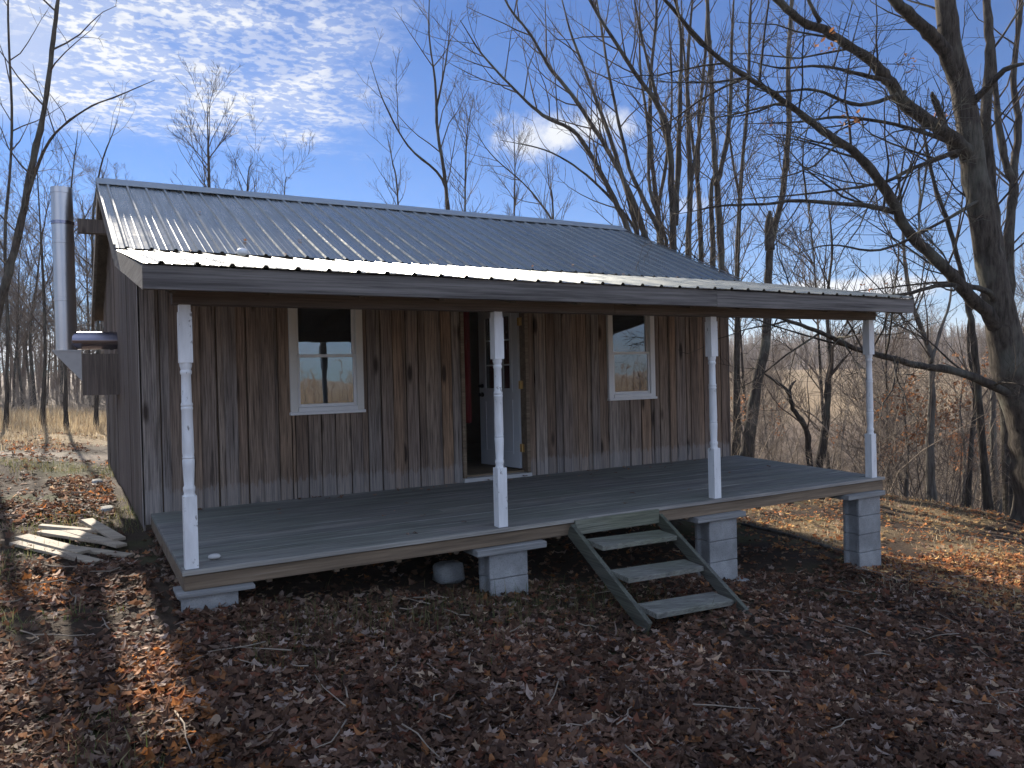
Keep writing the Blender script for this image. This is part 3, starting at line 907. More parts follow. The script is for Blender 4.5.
# scrap planks heaped on the ground left of the porch
SCR = [((15, 545), (98, 566), .10, 'long scrap plank lying nearest the camera in the heap'),
       ((22, 540), (84, 557), .12, 'wide scrap plank second from the front of the heap'),
       ((42, 536), (112, 548), .13, 'broad pale scrap plank across the middle of the heap'),
       ((58, 534), (122, 553), .10, 'weathered scrap plank half under the crossing board'),
       ((40, 533), (108, 540), .08, 'narrow scrap plank along the back of the heap'),
       ((87, 528), (120, 549), .10, 'short scrap plank lying crosswise on top of the heap'),
       ((65, 549), (130, 559), .09, 'grey scrap plank reaching right into the shade')]


def on_ground(px, py, dz=0.0):
    lo, hi = 2.0, 60.0
    for _ in range(60):
        m = (lo+hi)/2; p = at(px, py, m)
        if p[2]-dz > gz(p[0], p[1]): lo = m
        else: hi = m
    return at(px, py, lo)


for k, (a, c, w, lab) in enumerate(SCR):
    A = on_ground(*a); Bq = on_ground(*c)
    lift = .015+.011*k if k != 6 else .012
    m = MB(); m.bar(A+[0, 0, lift+.004], Bq+[0, 0, lift+.012], w, .024)
    o = obj('scrap_plank', m, None, None, origin=(A+Bq)/2)
    # grain runs along each plank: keep local x along it
    o.data.materials.append(M['lumber'])
    bevel(o, .003); tag(o, lab, 'plank', 'scrap planks heaped left of the porch')
m = MB(); A = on_ground(742, 526); Bq = on_ground(850, 556); m.tube(np.array([A+[0, 0, .03], (A+Bq)/2+[0, 0, .05], Bq+[0, 0, .025]]), [.022, .024, .02], 8)
tag(obj('fallen_pole', m, M['barkp'], None, origin=A), 'long thin pole lying on the ground behind the right block pier', 'pole')
for k, (a, c, rr, lab) in enumerate([((968, 514), (1022, 505), .035, 'pale fallen branch lying in front of the big tree, upper one'),
                                     ((985, 518), (1040, 512), .03, 'pale fallen branch lying in front of the big tree, lower one')]):
    A = on_ground(*a); Bq = on_ground(*c)
    m = MB(); mid = (A+Bq)/2+[0, 0, .12]
    m.tube(np.array([A+[0, 0, .05], mid, Bq+[0, 0, .09]]), [rr, rr*.9, rr*.6], 7); m.tube(np.array([mid, mid+[.25, .2, .22], mid+[.5, .3, .25]]), [rr*.5, rr*.4, rr*.15], 5)
    tag(obj('fallen_branch', m, M['barkp'], None, origin=A), lab, 'branch', 'fallen branches by the big tree')

# ------------------------------------------------------------------ trees
def smooth(P, R_, k=5):
    P = np.asarray(P, float); R_ = np.asarray(R_, float)
    if len(P) < 3: 
        t = np.linspace(0, 1, k+1)[:, None]
        return P[0]*(1-t)+P[1]*t, R_[0]*(1-t[:, 0])+R_[1]*t[:, 0]
    Q = np.vstack([2*P[0]-P[1], P, 2*P[-1]-P[-2]]); out = []; ro = []
    for i in range(1, len(Q)-2):
        for s in range(k):
            t = s/k
            out.append(0.5*((2*Q[i])+(-Q[i-1]+Q[i+1])*t+(2*Q[i-1]-5*Q[i]+4*Q[i+1]-Q[i+2])*t*t+(-Q[i-1]+3*Q[i]-3*Q[i+1]+Q[i+2])*t**3))
            ro.append(R_[i-1]*(1-t)+R_[i]*t)
    out.append(P[-1]); ro.append(R_[-1])
    return np.array(out), np.array(ro)


def unit(v): return v/(np.linalg.norm(v)+1e-9)


def spawn(mb, P, Rr, lvl, g, dens, up, rmin, spread=0.8, tmin=0.15, lmax=3.0, ends=None):
    """side shoots off a limb, recursively; ends collects twig tips"""
    seg = np.linalg.norm(np.diff(P, axis=0), axis=1); cum = np.concatenate([[0], np.cumsum(seg)]); L = cum[-1]
    nb = g.poisson(max(0.5, L*dens))
    for _ in range(int(nb)):
        t = tmin+(1-tmin)*g.random()
        s = t*L; i = min(len(P)-2, int(np.searchsorted(cum, s)-1)); i = max(i, 0)
        f = (s-cum[i])/max(seg[i], 1e-6); p = P[i]+(P[i+1]-P[i])*f; r = Rr[i]+(Rr[i+1]-Rr[i])*f
        d = unit(P[i+1]-P[i])
        side = g.normal(size=3); side -= d*side.dot(d); side = unit(side)
        dirv = unit(d*(1-spread*0.45)+side*spread+np.array([0, 0, up*0.4]))
        ln = min(lmax, (0.35+0.5*g.random())*(L*(1-t*0.55)))*(0.9 if lvl > 1 else 0.8)
        ln = max(ln, 0.15)
        r0 = max(rmin, min(r*0.6, ln*0.009+rmin*.5))
        m = 5 if lvl > 1 else 4
        pts = [p]; cur = dirv
        for k in range(m):
            cur = unit(cur+g.normal(0, .12, 3)+np.array([0, 0, up*0.14])); pts.append(pts[-1]+cur*ln/m)
        pts = np.array(pts); rr = np.linspace(r0, max(rmin*.55, r0*.25), m+1)
        mb.tube(pts, rr, 4 if r0 > .012 else 3, cap=False)
        if ends is not None and lvl <= 1: ends.append(pts[-1]); ends.append(pts[-2])
        if lvl > 0: spawn(mb, pts, rr, lvl-1, g, dens*1.55, up, rmin, spread, 0.2, lmax*0.6, ends)


def limb_pts(path, rpx, d0, d1):
    """(px,py) bearings at distances running d0 -> d1, rpx half widths in pixels"""
    n_ = len(path); ds = np.linspace(d0, d1, n_)
    P = np.array([at(x_, y_, d_) for (x_, y_), d_ in zip(path, ds)])
    t_ = np.linspace(0, 1, n_)
    Rr = (np.array(rpx, float) if len(rpx) == n_ else .8*(rpx[1]+(rpx[0]-rpx[1])*(1-t_)**1.35))*ds/F_PX
    Rr[-1] *= .4
    return P, Rr


def tree(name, label, trunk_paths, limbs=(), seed=0, mat='bark', twig='twig', lvl=2, dens=1.6, up=0.5, rmin=.0045, lmax=2.2, group=None, depth=12, leaves=None, tdens=None, spread=.8):
    """trunk_paths: [(path, (r0,r1) px, d0, d1)], the first reaches the ground"""
    g = np.random.default_rng(seed+100)
    P0, R0 = limb_pts(*trunk_paths[0])
    base = P0[0].copy(); gzv = float(gz(base[0], base[1]))
    if base[2] > gzv+0.02:
        lean = (P0[1]-P0[0]); lean = lean/max(abs(lean[2]), .2)
        h = base[2]-gzv
        b2 = base-np.array([lean[0]*h*.5, lean[1]*h*.5, 0]); b2[2] = gz(b2[0], b2[1])-.15
        P0 = np.vstack([b2, P0]); R0 = np.concatenate([[R0[0]*1.25], R0])
    else:
        P0[0][2] = gzv-.15
    root = thing(name, (P0[0][0], P0[0][1], gzv), label, 'tree', group)
    tb = MB(); cr = MB(); ends = []
    for k, tp_ in enumerate(trunk_paths):
        P, Rr = (P0, R0) if k == 0 else limb_pts(*tp_)
        P, Rr = smooth(P, Rr)
        if k == 0:
            hgt = P[:, 2]-P[0, 2]; Rr = Rr*(1+0.5*np.exp(-hgt/.35))
        jk = np.where(Rr > .10, .035, .11); jit = g.normal(0, 1, (len(P), 3))*(jk*Rr)[:, None]; jit[0] = 0
        tb.tube(P+jit, Rr*(1+g.normal(0, 1, len(Rr))*np.where(Rr > .10, .03, .07)), 14 if Rr[0] > .2 else 10 if Rr[0] > .08 else 7)
        spawn(cr, P, Rr, lvl, g, (tdens if tdens is not None else dens*.7), up, rmin, spread, .35 if k == 0 else .1, lmax, ends)
    for lp in limbs:
        P, Rr = limb_pts(*lp); P, Rr = smooth(P, Rr)
        P = P+g.normal(0, .10, P.shape)*Rr[:, None]; Rr = Rr*(1+g.normal(0, .06, len(Rr)))
        cr.tube(P, Rr, 7 if Rr[0] > .03 else 5)
        spawn(cr, P, Rr, lvl, g, dens, up, rmin, spread, .08, lmax, ends)
    obj('trunk', tb, M[mat], root); 
    if cr.n: obj('crown', cr, M[twig], root)
    if leaves:
        add_leaves(root, np.array(ends), leaves, g)
    return root


LEAF = []
for s in range(4):
    k = 12; a = np.linspace(0, 2*np.pi, k, endpoint=False)
    r = np.array([1, .62, .95, .55, .8, .45, .55, .45, .8, .55, .95, .62])*(0.9+.2*np.random.default_rng(s).random(k))
    if s >= 2: r = np.array([1.1, .75, .6, .5, .6, .75, .9, .75, .6, .5, .6, .75])
    LEAF.append(np.c_[r*np.cos(a), r*np.sin(a)*(1 if s < 2 else .8)])


def leaf_cloud(mb, pos, size, nrm_tilt, cols, g, curl=.5):
    """many separate curled leaf faces"""
    N = len(pos); kind = g.integers(0, 4, N)
    for kd in range(4):
        idx = np.where(kind == kd)[0]
        if not len(idx): continue
        T = LEAF[kd]; K = len(T); m = len(idx)
        s = size[idx][:, None]
        rr = np.concatenate([[0], np.hypot(T[:, 0], T[:, 1])])
        tx = np.concatenate([[0], T[:, 0]]); ty = np.concatenate([[0], T[:, 1]])
        cu = g.normal(0, curl, (m, 1)); cu2 = g.normal(0, curl, (m, 1)); cu3 = np.abs(g.normal(0, curl, (m, 1)))
        lz = s*(cu*tx**2+cu2*tx*ty+cu3*ty**2*.8)+s*.08*g.normal(size=(m, K+1))
        lx = s*tx; ly = s*ty*(1-.25*np.abs(cu))
        yaw = g.random((m, 1))*2*np.pi
        x1 = lx*np.cos(yaw)-ly*np.sin(yaw); y1 = lx*np.sin(yaw)+ly*np.cos(yaw)
        ta = g.random((m, 1))*2*np.pi; ti = np.abs(g.normal(0, 1, (m, 1)))*nrm_tilt
        ux, uy = np.cos(ta), np.sin(ta)
        # rotate about horizontal axis (ux,uy) by ti
        dotp = x1*ux+y1*uy; c, s_ = np.cos(ti), np.sin(ti)
        px = x1*c+uy*lz*s_+ux*dotp*(1-c); py = y1*c-ux*lz*s_+uy*dotp*(1-c); pz = lz*c+(ux*y1-uy*x1)*s_
        V = np.stack([px, py, pz], -1)+pos[idx][:, None]
        base = (np.arange(m)*(K+1))[:, None]
        i = np.arange(K); tri = np.stack([np.zeros(K, int), 1+i, 1+(i+1) % K], -1)
        F_ = (base[:, :, None]+tri[None]).reshape(-1, 3)
        mb.add(V.reshape(-1, 3), [F_], smooth=False, col=np.repeat(cols[idx], K+1, axis=0))


def add_leaves(root, ends, spec, g):
    num, box_, size, pal = spec
    if box_ == 'few': ends = ends[g.choice(len(ends), 9)]
    elif box_ is not None:
        zlo, zhi = box_
        ends = ends[(ends[:, 2] > zlo) & (ends[:, 2] < zhi)]
    if not len(ends): return
    p = ends[g.integers(0, len(ends), num)]+g.normal(0, .07, (num, 3))
    pal = np.array(pal); c = pal[g.integers(0, len(pal), num)]*(0.7+.6*g.random((num, 1)))
    mb = MB(); leaf_cloud(mb, p, size*(0.7+.6*g.random(num)), 1.0, c, g)
    obj('leaves', mb, M['beech'], root)


RUST = [(.34, .15, .06), (.42, .20, .09), (.28, .12, .06), (.38, .22, .13)]

# the big maple at the right edge
tree('maple_tree', 'huge leaning maple with long crooked limbs over the porch roof at right', [
    ([(1048, 560), (1040, 470), (1029, 420), (1012, 375), (999, 307), (985, 235), (973, 165), (965, 105), (952, 52), (945, 0), (938, -60), (925, -140)], (25, 24, 21, 17.5, 14, 12.5, 11.5, 10.5, 10, 9, 8, 6), 12.0, 11.6),
    ([(999, 265), (991, 200), (986, 117), (990, 51), (987, 12), (984, -60)], (8, 4), 12.1, 12.6),
], [
    ([(1002, 335), (989, 316), (968, 293), (944, 267), (905, 227), (887, 192), (859, 156), (823, 131), (781, 99), (752, 80), (713, 53), (671, 7), (640, -30)], (10, 2.2), 11.9, 9.6),
    ([(974, 166), (955, 140), (909, 107), (887, 78), (870, 60), (831, 34), (802, 21), (775, -2), (740, -30)], (10, 4), 11.8, 10.4),
    ([(964, 98), (944, 52), (923, 28), (895, 0), (870, -30)], (9.5, 6), 11.8, 11.0),
    ([(899, 213), (868, 206), (845, 204), (795, 201), (767, 204), (720, 206), (690, 212)], (3.6, 1.2), 11.12, 9.7),
    ([(972, 146), (916, 167), (887, 181), (852, 188), (795, 195), (730, 200)], (3.2, 1.0), 11.7, 10.0),
    ([(970, 150), (909, 128), (845, 117), (800, 122), (740, 124)], (3.2, 1.0), 11.7, 10.6),
    ([(1026, 402), (991, 385), (954, 371), (920, 366), (890, 358), (859, 350), (835, 339), (812, 329), (788, 321), (757, 309), (735, 300)], (6.2, 1.8), 11.9, 9.8),
    ([(998, 305), (984, 290), (944, 285), (906, 294), (880, 297), (850, 306)], (4.5, 1.2), 11.8, 10.6),
    ([(955, 158), (943, 122), (934, 100), (932, 92)], (5.5, 3.4), 11.75, 11.5),
    ([(890, 82), (855, 73), (820, 66), (780, 68), (740, 58)], (3.0, .9), 11.2, 10.2),
    ([(965, 110), (985, 90), (1005, 70), (1030, 62)], (5, 3), 11.7, 11.0),
    ([(820, 22), (812, 8), (800, -20)], (3.0, 2), 10.6, 10.4), ([(905, 92), (860, 105), (815, 90), (770, 92), (730, 80)], (3.0, .9), 11.4, 9.6),
    ([(980, 200), (930, 228), (880, 250), (830, 245), (790, 256)], (2.6, .8), 11.7, 10.4),
], seed=1, mat='bark', twig='barkd', lvl=2, dens=2.3, up=.25, rmin=.004, lmax=2.0, tdens=1.3, leaves=(80, 'few', .034, RUST))

TR = [
    # label, mat, [(path, r, d0, d1)...], kw
    ('slim tree rising just behind the huge maple at the right edge', 'bark', [([(1012, 515), (1008, 430), (1003, 350), (1008, 300), (1010, 219), (1014, 188), (1004, 156), (996, 98), (990, 20), (985, -40)], (9, 3), 15, 15), ([(1012, 195), (1018, 129), (1014, 78), (1020, 10), (1022, -40)], (5, 2.5), 15, 15.3)], dict(dens=1.0)),
    ('thin dark trunk beside the huge maple, forking high over the roof', 'barkd', [([(988, 510), (980, 415), (974, 342), (965, 290), (950, 230), (934, 182), (925, 140), (920, 100)], (5, 1.5), 13.2, 13.6)], dict(dens=.9)),
    ('crooked small tree with twisted branches right of the porch corner post', 'barkp', [([(931, 507), (930, 440), (932, 395), (931, 360), (924, 335), (913, 305), (906, 270), (903, 234), (900, 190), (892, 150)], (5, 1.2), 14, 14.2), ([(931, 362), (941, 329), (950, 300), (952, 262)], (2.6, 1), 14, 14.4)], dict(dens=1.5, spread=1.0)),
    ('straight thin trunk between the crooked small tree and the huge maple', 'barkd', [([(968, 505), (971, 450), (975, 400), (968, 340), (972, 290)], (3.6, 1.4), 15, 15)], dict(dens=1.3)),
    ('pale trunk standing against the dark trunk by the huge maple', 'barkp', [([(998, 512), (994, 460), (993, 400), (996, 340), (990, 260), (985, 200)], (4.5, 2), 16, 16)], dict(dens=1.0)),
    ('dark tree forking above the deck, right trunk of the V behind the porch', 'barkd', [([(818, 468), (826, 424), (828, 388), (831, 360), (828, 333), (827, 300), (832, 250), (828, 200)], (5, 1.2), 16, 16.4)], dict(dens=1.5)),
    ('short broken tree leaning left, left trunk of the V behind the porch', 'barkd', [([(810, 468), (806, 430), (793, 408), (788, 392), (775, 381), (762, 372)], (4, 1.6), 15.5, 15), ([(789, 400), (790, 388), (796, 380)], (2.8, 2), 15.4, 15.5)], dict(dens=.7)),
    ('tall curving tree seen between the third and last porch posts', 'bark', [([(746, 458), (751, 424), (758, 377), (765, 349), (767, 320), (768, 280), (771, 245), (783, 189), (789, 121), (788, 60), (792, 0), (796, -50)], (8, 2.2), 19, 19.5), ([(770, 250), (769, 225), (770, 211)], (6, 5), 19, 19)], dict(dens=1.1)),
    ('slender upright trunk just outside the right end of the cabin wall', 'barkd', [([(734, 460), (735, 400), (736, 330), (738, 270), (741, 200), (744, 120)], (3, .8), 20, 20)], dict(dens=1.0)),
    ('twin stem tree behind the roof end, forking into two tall leaders', 'bark', [([(723, 420), (722, 270), (718, 200), (713, 132), (711, 76), (707, 0), (704, -60)], (5, 2.2), 18.5, 18.8), ([(716, 185), (722, 166), (730, 113), (732, 38), (736, -40)], (3.8, 1.5), 18.5, 19)], dict(dens=.9)),
    ('slim tree touching the twin stem tree behind the roof end', 'barkd', [([(712, 420), (713, 266), (711, 191), (716, 170)], (4.5, 2.2), 19.5, 19.5)], dict(dens=.6)),
    ('upright tree with fanned leaders behind the sloping roof edge', 'bark', [([(687, 420), (688, 257), (690, 189), (688, 113), (688, 57), (696, -40)], (4.8, 1.8), 18, 18.3), ([(689, 200), (696, 150), (705, 100), (712, 40)], (2.6, 1), 18, 18.4)], dict(dens=.9)),
    ('forked tree with two dark trunks behind the middle of the roof slope', 'barkd', [([(672, 420), (673, 249), (670, 151), (662, 113), (640, 80), (617, 45), (590, 0), (575, -40)], (5.2, 1.6), 17.5, 17), ([(675, 225), (679, 151), (680, 90), (681, 38), (672, -30)], (4.2, 1.6), 17.5, 18), ([(671, 160), (655, 90), (640, 30), (630, -30)], (3, 1.2), 17.5, 17.3)], dict(dens=.9)),
    ('many stemmed tree fanning left over the right end of the ridge', 'bark', [
        ([(650, 430), (648, 300), (628, 230), (604, 179), (577, 135), (543, 115), (516, 91), (482, 54), (460, 20)], (5, 1), 17.5, 16.2),
        ([(650, 300), (645, 237), (628, 190), (607, 149), (577, 102), (550, 68), (530, 34), (509, 7), (490, -30)], (4.5, 1.2), 17.5, 17),
        ([(648, 300), (634, 220), (618, 162), (597, 102), (583, 65), (570, 30), (557, -20)], (4, 1.2), 17.6, 17.8),
        ([(655, 320), (662, 247), (645, 203), (630, 170), (621, 132), (610, 80), (600, 20), (592, -30)], (4, 1.2), 17.6, 18.2),
        ([(655, 320), (640, 240), (612, 200), (580, 170), (545, 150), (500, 140)], (2.6, .8), 17.5, 16.8),
        ([(652, 330), (668, 255), (650, 190), (648, 130), (640, 60), (640, -20)], (3.2, 1.2), 17.6, 18.4)], dict(dens=1.0, up=.6)),
    ('tall slender young tree behind the middle of the ridge', 'barkd', [([(452, 420), (448, 213), (438, 135), (435, 81), (429, 34), (430, -20)], (3.0, .8), 19, 19), ([(450, 225), (442, 179), (408, 146), (384, 102), (370, 61)], (2.2, .7), 19, 18.4), ([(436, 110), (446, 60), (452, 10)], (1.6, .7), 19, 19.2)], dict(dens=1.0, up=.7)),
    ('thin sapling standing close right of the tall young tree behind the ridge', 'twig', [([(466, 420), (465, 213), (467, 135), (474, 98)], (1.8, .5), 29, 29)], dict(dens=1.5, up=.8)),
    ('leaning sapling arching left behind the centre of the ridge', 'twig', [([(600, 420), (578, 290), (554, 226), (541, 204), (523, 183), (490, 153), (470, 120)], (2.2, .5), 28, 28)], dict(dens=1.2, up=.6)),
    ('thin upright sapling beside the arching one behind the ridge', 'twig', [([(514, 420), (514, 220), (515, 169), (513, 110)], (1.6, .5), 29, 29)], dict(dens=1.6, up=.8)),
    ('thin sapling behind the ridge left of the many stemmed tree', 'twig', [([(556, 420), (553, 215), (549, 185), (546, 150)], (1.7, .5), 26, 26)], dict(dens=1.0, up=.8)),
    ('bare tree with upswept branches behind the left part of the ridge', 'barkd', [([(211, 420), (209, 189), (208, 140), (207, 96)], (2.8, .5), 24, 24)], dict(dens=2.0, up=.9)),
    ('low bare sapling behind the ridge just right of the upswept tree', 'twig', [([(246, 420), (247, 195), (254, 160)], (1.6, .5), 25, 25)], dict(dens=1.8, up=.8)),
    ('small twiggy sapling top behind the ridge, third from the left', 'twig', [([(284, 420), (284, 200), (292, 178)], (1.3, .4), 25, 25)], dict(dens=1.8, up=.8)),
    ('small sapling behind the ridge left of the tall young tree', 'twig', [([(400, 420), (398, 208), (392, 160), (386, 130)], (1.6, .5), 29, 29)], dict(dens=1.5, up=.8)),
    ('straight dark tree just right of the forked pair behind the roof', 'barkd', [([(700, 420), (701, 258), (698, 180), (700, 110), (706, 40), (708, -40)], (4, 1.6), 20, 20), ([(699, 190), (690, 120), (684, 50), (680, -30)], (2.4, 1), 20, 19.6)], dict(dens=1.0, up=.8)),
    ('tall upright tree standing between the many stemmed tree and the forked pair', 'barkd', [([(661, 420), (660, 246), (652, 160), (650, 90), (656, 20), (655, -40)], (4.2, 1.6), 19, 19), ([(657, 215), (668, 150), (672, 90), (668, 10)], (2.6, 1), 19, 19.4)], dict(dens=1.0, up=.8)),
    ('tall dark tree right of the twin stem tree behind the roof end', 'barkd', [([(738, 430), (737, 280), (741, 180), (748, 100), (750, 20), (756, -40)], (3.6, 1.4), 21, 21), ([(740, 200), (730, 140), (726, 70)], (2, .8), 21, 20.5)], dict(dens=1.0, up=.8)),
    ('leaning bare tree with long drooping branches at the left edge', 'bark', [([(-22, 440), (-6, 330), (6, 280), (18, 236), (33, 160), (44, 110), (52, 50), (58, 0), (62, -50)], (6.5, 2), 15, 14.6), ([(22, 225), (30, 189), (50, 140), (85, 110), (120, 95), (155, 80)], (2.4, .7), 14.9, 13.6)], dict(dens=.6, up=.15, spread=1.0)),
    ('slim straight tree at the left edge in front of the woods', 'barkd', [([(6, 428), (8, 330), (5, 240), (12, 130), (8, 20), (10, -40)], (2.6, 1.0), 19, 19)], dict(dens=.7)),
    ('slender tree seen just left of the stove flue', 'barkd', [([(43, 422), (45, 330), (41, 240), (36, 150)], (2.8, .8), 20, 20)], dict(dens=.7)),
    ('slim tree seen behind the lower end of the stove flue', 'barkd', [([(66, 424), (65, 300), (70, 200), (78, 130)], (2.6, .8), 19, 19)], dict(dens=.7)),
    ('leaning slim tree between the stove flue and the cabin gable', 'barkd', [([(96, 424), (98, 330), (92, 240), (100, 170), (118, 120)], (2.6, .8), 20, 20)], dict(dens=.8)),
]
for k, (lab, mt, paths, kw) in enumerate(TR):
    tw = 'twig'
    kw = dict(dict(dens=1.2, lvl=2, up=.5, lmax=1.9, rmin=.0048), **kw); kw['dens'] *= 1.6; kw['tdens'] = kw['dens']*.9
    tree('bare_tree', lab, paths, seed=20+k, mat=mt if mt != 'twig' else 'barkd', twig=tw, group='bare trees round the cabin', **kw)

# young beeches still holding rust coloured leaves
for k, (px, py, d, h, lab, nl) in enumerate([(905, 508, 15.5, 2.9, 'young beech with clinging rust leaves under the maple limb', 520), (962, 512, 17.5, 3.2, 'young beech with rust leaves between trunks near the maple', 800),
                                             (868, 500, 18, 1.8, 'low rust leaved beech bush right of the porch corner post', 260), (742, 470, 22, 1.9, 'rust leaved sapling seen just past the cabin corner', 200)]):
    b0 = at(px, py, d); zb_ = float(gz(b0[0], b0[1])); hp = h*F_PX/d
    tree('beech_sapling', lab, [([(px, py), (px+3, py-hp*.4), (px-2, py-hp*.75), (px+4, py-hp)], (2.4, .6), d, d)], seed=70+k, mat='barkp', twig='twigp', lvl=2, dens=1.9, up=.05, lmax=1.6, tdens=2.4,
         group='young beeches holding rust leaves', spread=1.1, leaves=(nl, None, .045, RUST), rmin=.004)

# woods beyond the grass at left and behind: copies of six bare trees
def proto_tree(seed, h, mat):
    g = np.random.default_rng(seed)
    root = thing('woodland_tree', (0, 0, 0), 'bare tree standing in the woods beyond the sunny grass', 'tree', 'bare trees in the woods beyond the grass')
    P = [np.array([0, 0, -.2])]; d = np.array([0, 0, 1.0])
    for k in range(7):
        d = unit(d+g.normal(0, .07, 3)*[1, 1, .2]); P.append(P[-1]+d*h/7)
    P, Rr = smooth(P, np.linspace(.10, .015, 8)*h/9, 2)
    tb = MB(); tb.tube(P, Rr*.72, 6); cr = MB()
    spawn(cr, P, Rr, 2, g, 2.6, .6, .0065, .8, .22, 3.0)
    obj('trunk', tb, mat, root); obj('crown', cr, M['twigw'], root)
    return root


protos = [proto_tree(300+k, 6.5+k*1.0, M['barkd'] if k % 2 else M['bark']) for k in range(6)]
g = np.random.default_rng(77); first = [True]*6
spots = []
for _ in range(130):
    ang = R(78+g.random()*46); dd = 37+g.random()*34
    x_, y_ = CAM[0]+dd*math.cos(ang), CAM[1]+dd*math.sin(ang)
    if y_ > 20.5: spots.append((x_, y_))
for _ in range(60):
    ang = R(62+g.random()*18); dd = 30+g.random()*30
    spots.append((CAM[0]+dd*math.cos(ang), CAM[1]+dd*math.sin(ang)))
nb_ = len(spots)
while len(spots) < nb_+50:
    px = 735+g.random()*310; dd_ = 19+g.random()*46; p = at(px, 400, dd_)
    if p[0] > 13.5 and not (772 < px < 872 and dd_ > 23): spots.append((p[0], p[1]))
def bearing_px(x_, y_):
    v = np.array([x_, y_, 1.2])-CAM
    return 512+F_PX*v.dot(_r)/v.dot(_f)


spots = [p_ for k_, p_ in enumerate(spots) if k_ >= nb_ or not (145 < bearing_px(*p_) < 610 and k_ % 4)]
nb_ = len(spots)-50
for k, (x_, y_) in enumerate(spots):
    pi = k % 6; src = protos[pi]
    if first[pi]: o = src; first[pi] = False
    else:
        o = src.copy(); COL.objects.link(o)
        for ch in src.children:
            c = ch.copy(); COL.objects.link(c); c.parent = o
    s = .75+.5*g.random()
    if k < nb_ and 145 < bearing_px(x_, y_) < 610: s *= .62
    if k >= nb_: s = .42+.4*g.random(); o['label'] = 'small bare tree in the thicket on the bank right of the porch'; o['group'] = 'small bare trees in the bank thicket'
    o.location = (x_, y_, float(gz(x_, y_))); o.rotation_euler = (0, 0, g.random()*6.28); o.scale = (s, s, s)


# far woods: reads as one mass of grey-brown stems
def far_wood(name, pts, h, g, per=16, w=.05):
    mb = MB(); N = len(pts)
    V = []; 
    hh = h*(.6+.6*g.random(N))
    P = np.c_[pts, gz(pts[:, 0], pts[:, 1])-.2]
    def sticks(a, b_, wid):
        d = b_-a; side = np.cross(d, g.normal(size=a.shape)); side /= np.linalg.norm(side, axis=1)[:, None]
        s1 = side*wid[:, None]
        s2 = np.cross(d, side); s2 /= np.linalg.norm(s2, axis=1)[:, None]; s2 *= wid[:, None]
        v = np.stack([a+s1, a-s1*.5+s2*.87, a-s1*.5-s2*.87, b_], 1).reshape(-1, 3)
        k = (np.arange(len(a))*4)[:, None]
        f = (k[:, :, None]+np.array([(0, 1, 3), (1, 2, 3), (2, 0, 3)])[None]).reshape(-1, 3)
        mb.add(v, [f])
    top = P+np.c_[g.normal(0, .04, N)*hh, g.normal(0, .04, N)*hh, hh]
    sticks(P, top, w*1.6*hh/8)
    for k in range(per):
        t = .2+.75*g.random(N)
        a = P+(top-P)*t[:, None]
        ln = hh*(.15+.25*g.random(N))*(1.15-t*.6)
        ang = g.random(N)*6.28; el = .25+.9*g.random(N)
        b_ = a+np.c_[np.cos(ang)*np.cos(el), np.sin(ang)*np.cos(el), np.sin(el)]*ln[:, None]
        sticks(a, b_, w*.45*hh/8)
    return obj(name, mb, M['far'])


g = np.random.default_rng(5)
N = 900; ang = np.radians(70+g.random(N)*55); dd = 55+g.random(N)*80
tag(far_wood('distant_woods', np.c_[CAM[0]+dd*np.cos(ang), CAM[1]+dd*np.sin(ang)], 7.5, g, 18, .07), kind='stuff')
N = 4200; ang = np.radians(8+g.random(N)*62); dd = 175+g.random(N)**1.2*300
tag(far_wood('hillside_woods', np.c_[CAM[0]+dd*np.cos(ang), CAM[1]+dd*np.sin(ang)], 6.2, g, 14, .2), kind='stuff')
N = 700; ang = np.radians(-130+g.random(N)*100); dd = 170+g.random(N)*60
tag(far_wood('field_edge_woods', np.c_[CAM[0]+dd*np.cos(ang), CAM[1]+dd*np.sin(ang)], 9, g, 12, .16), kind='stuff')

# brush on the bank: a tangle nobody could count
def brush(name, pts, hlo, hhi, mat, g, per=5, kind_r=.006):
    mb = MB()
    for p in pts:
        z = float(gz(p[0], p[1])); h = hlo+(hhi-hlo)*g.random()**1.5
        d = unit(np.array([g.normal(0, .28), g.normal(0, .28), 1])); P = [np.array([p[0], p[1], z-.05])]
        for k in range(5):
            d = unit(d+g.normal(0, .16, 3)); P.append(P[-1]+d*h/5)
        P = np.array(P); rr = np.linspace(kind_r*(.8+h*.35), kind_r*.5, 6)
        mb.tube(P, rr, 3, cap=False)
        spawn(mb, P, rr, 1, g, per/h, .3, kind_r*.55, .8, .2, h*.5)
    return obj(name, mb, mat)


g = np.random.default_rng(8)
pts = []
while len(pts) < 620:
    px = 715+g.random()*350; d = 14+g.random()**1.2*32
    p = at(px, 400, d)
    if p[0] > 11.6+.5*math.sin(p[1]*.35) or p[1] > 9.5: pts.append(p)
tag(brush('bank_brush', pts, .9, 4.4, M['twigp'], g, 7), kind='stuff')
pts = []
while len(pts) < 380:
    px = 715+g.random()*350; d = 13.5+g.random()**1.4*22
    p = at(px, 400, d)
    if p[0] > 11.8+.5*math.sin(p[1]*.35): pts.append(p)
tag(brush('dark_bank_brush', pts, .8, 3.4, M['twig'], g, 6, .0055), kind='stuff')
pts = []
while len(pts) < 260:
    px = -40+g.random()*200; d = 25+g.random()*18
    pts.append(at(px, 400, d))
tag(brush('wood_edge_brush', pts, .5, 2.2, M['twigp'], g, 6, .007), kind='stuff')

# ------------------------------------------------------------------ leaf litter and grass
g = np.random.default_rng(21)


def inside_cabin(x, y): return (x > -.3) & (x < 7.4) & (y > WY-.05) & (y < 7.4)
def under_deck(x, y): return (x > -.02) & (x < 7.1) & (y > .12) & (y <= WY)


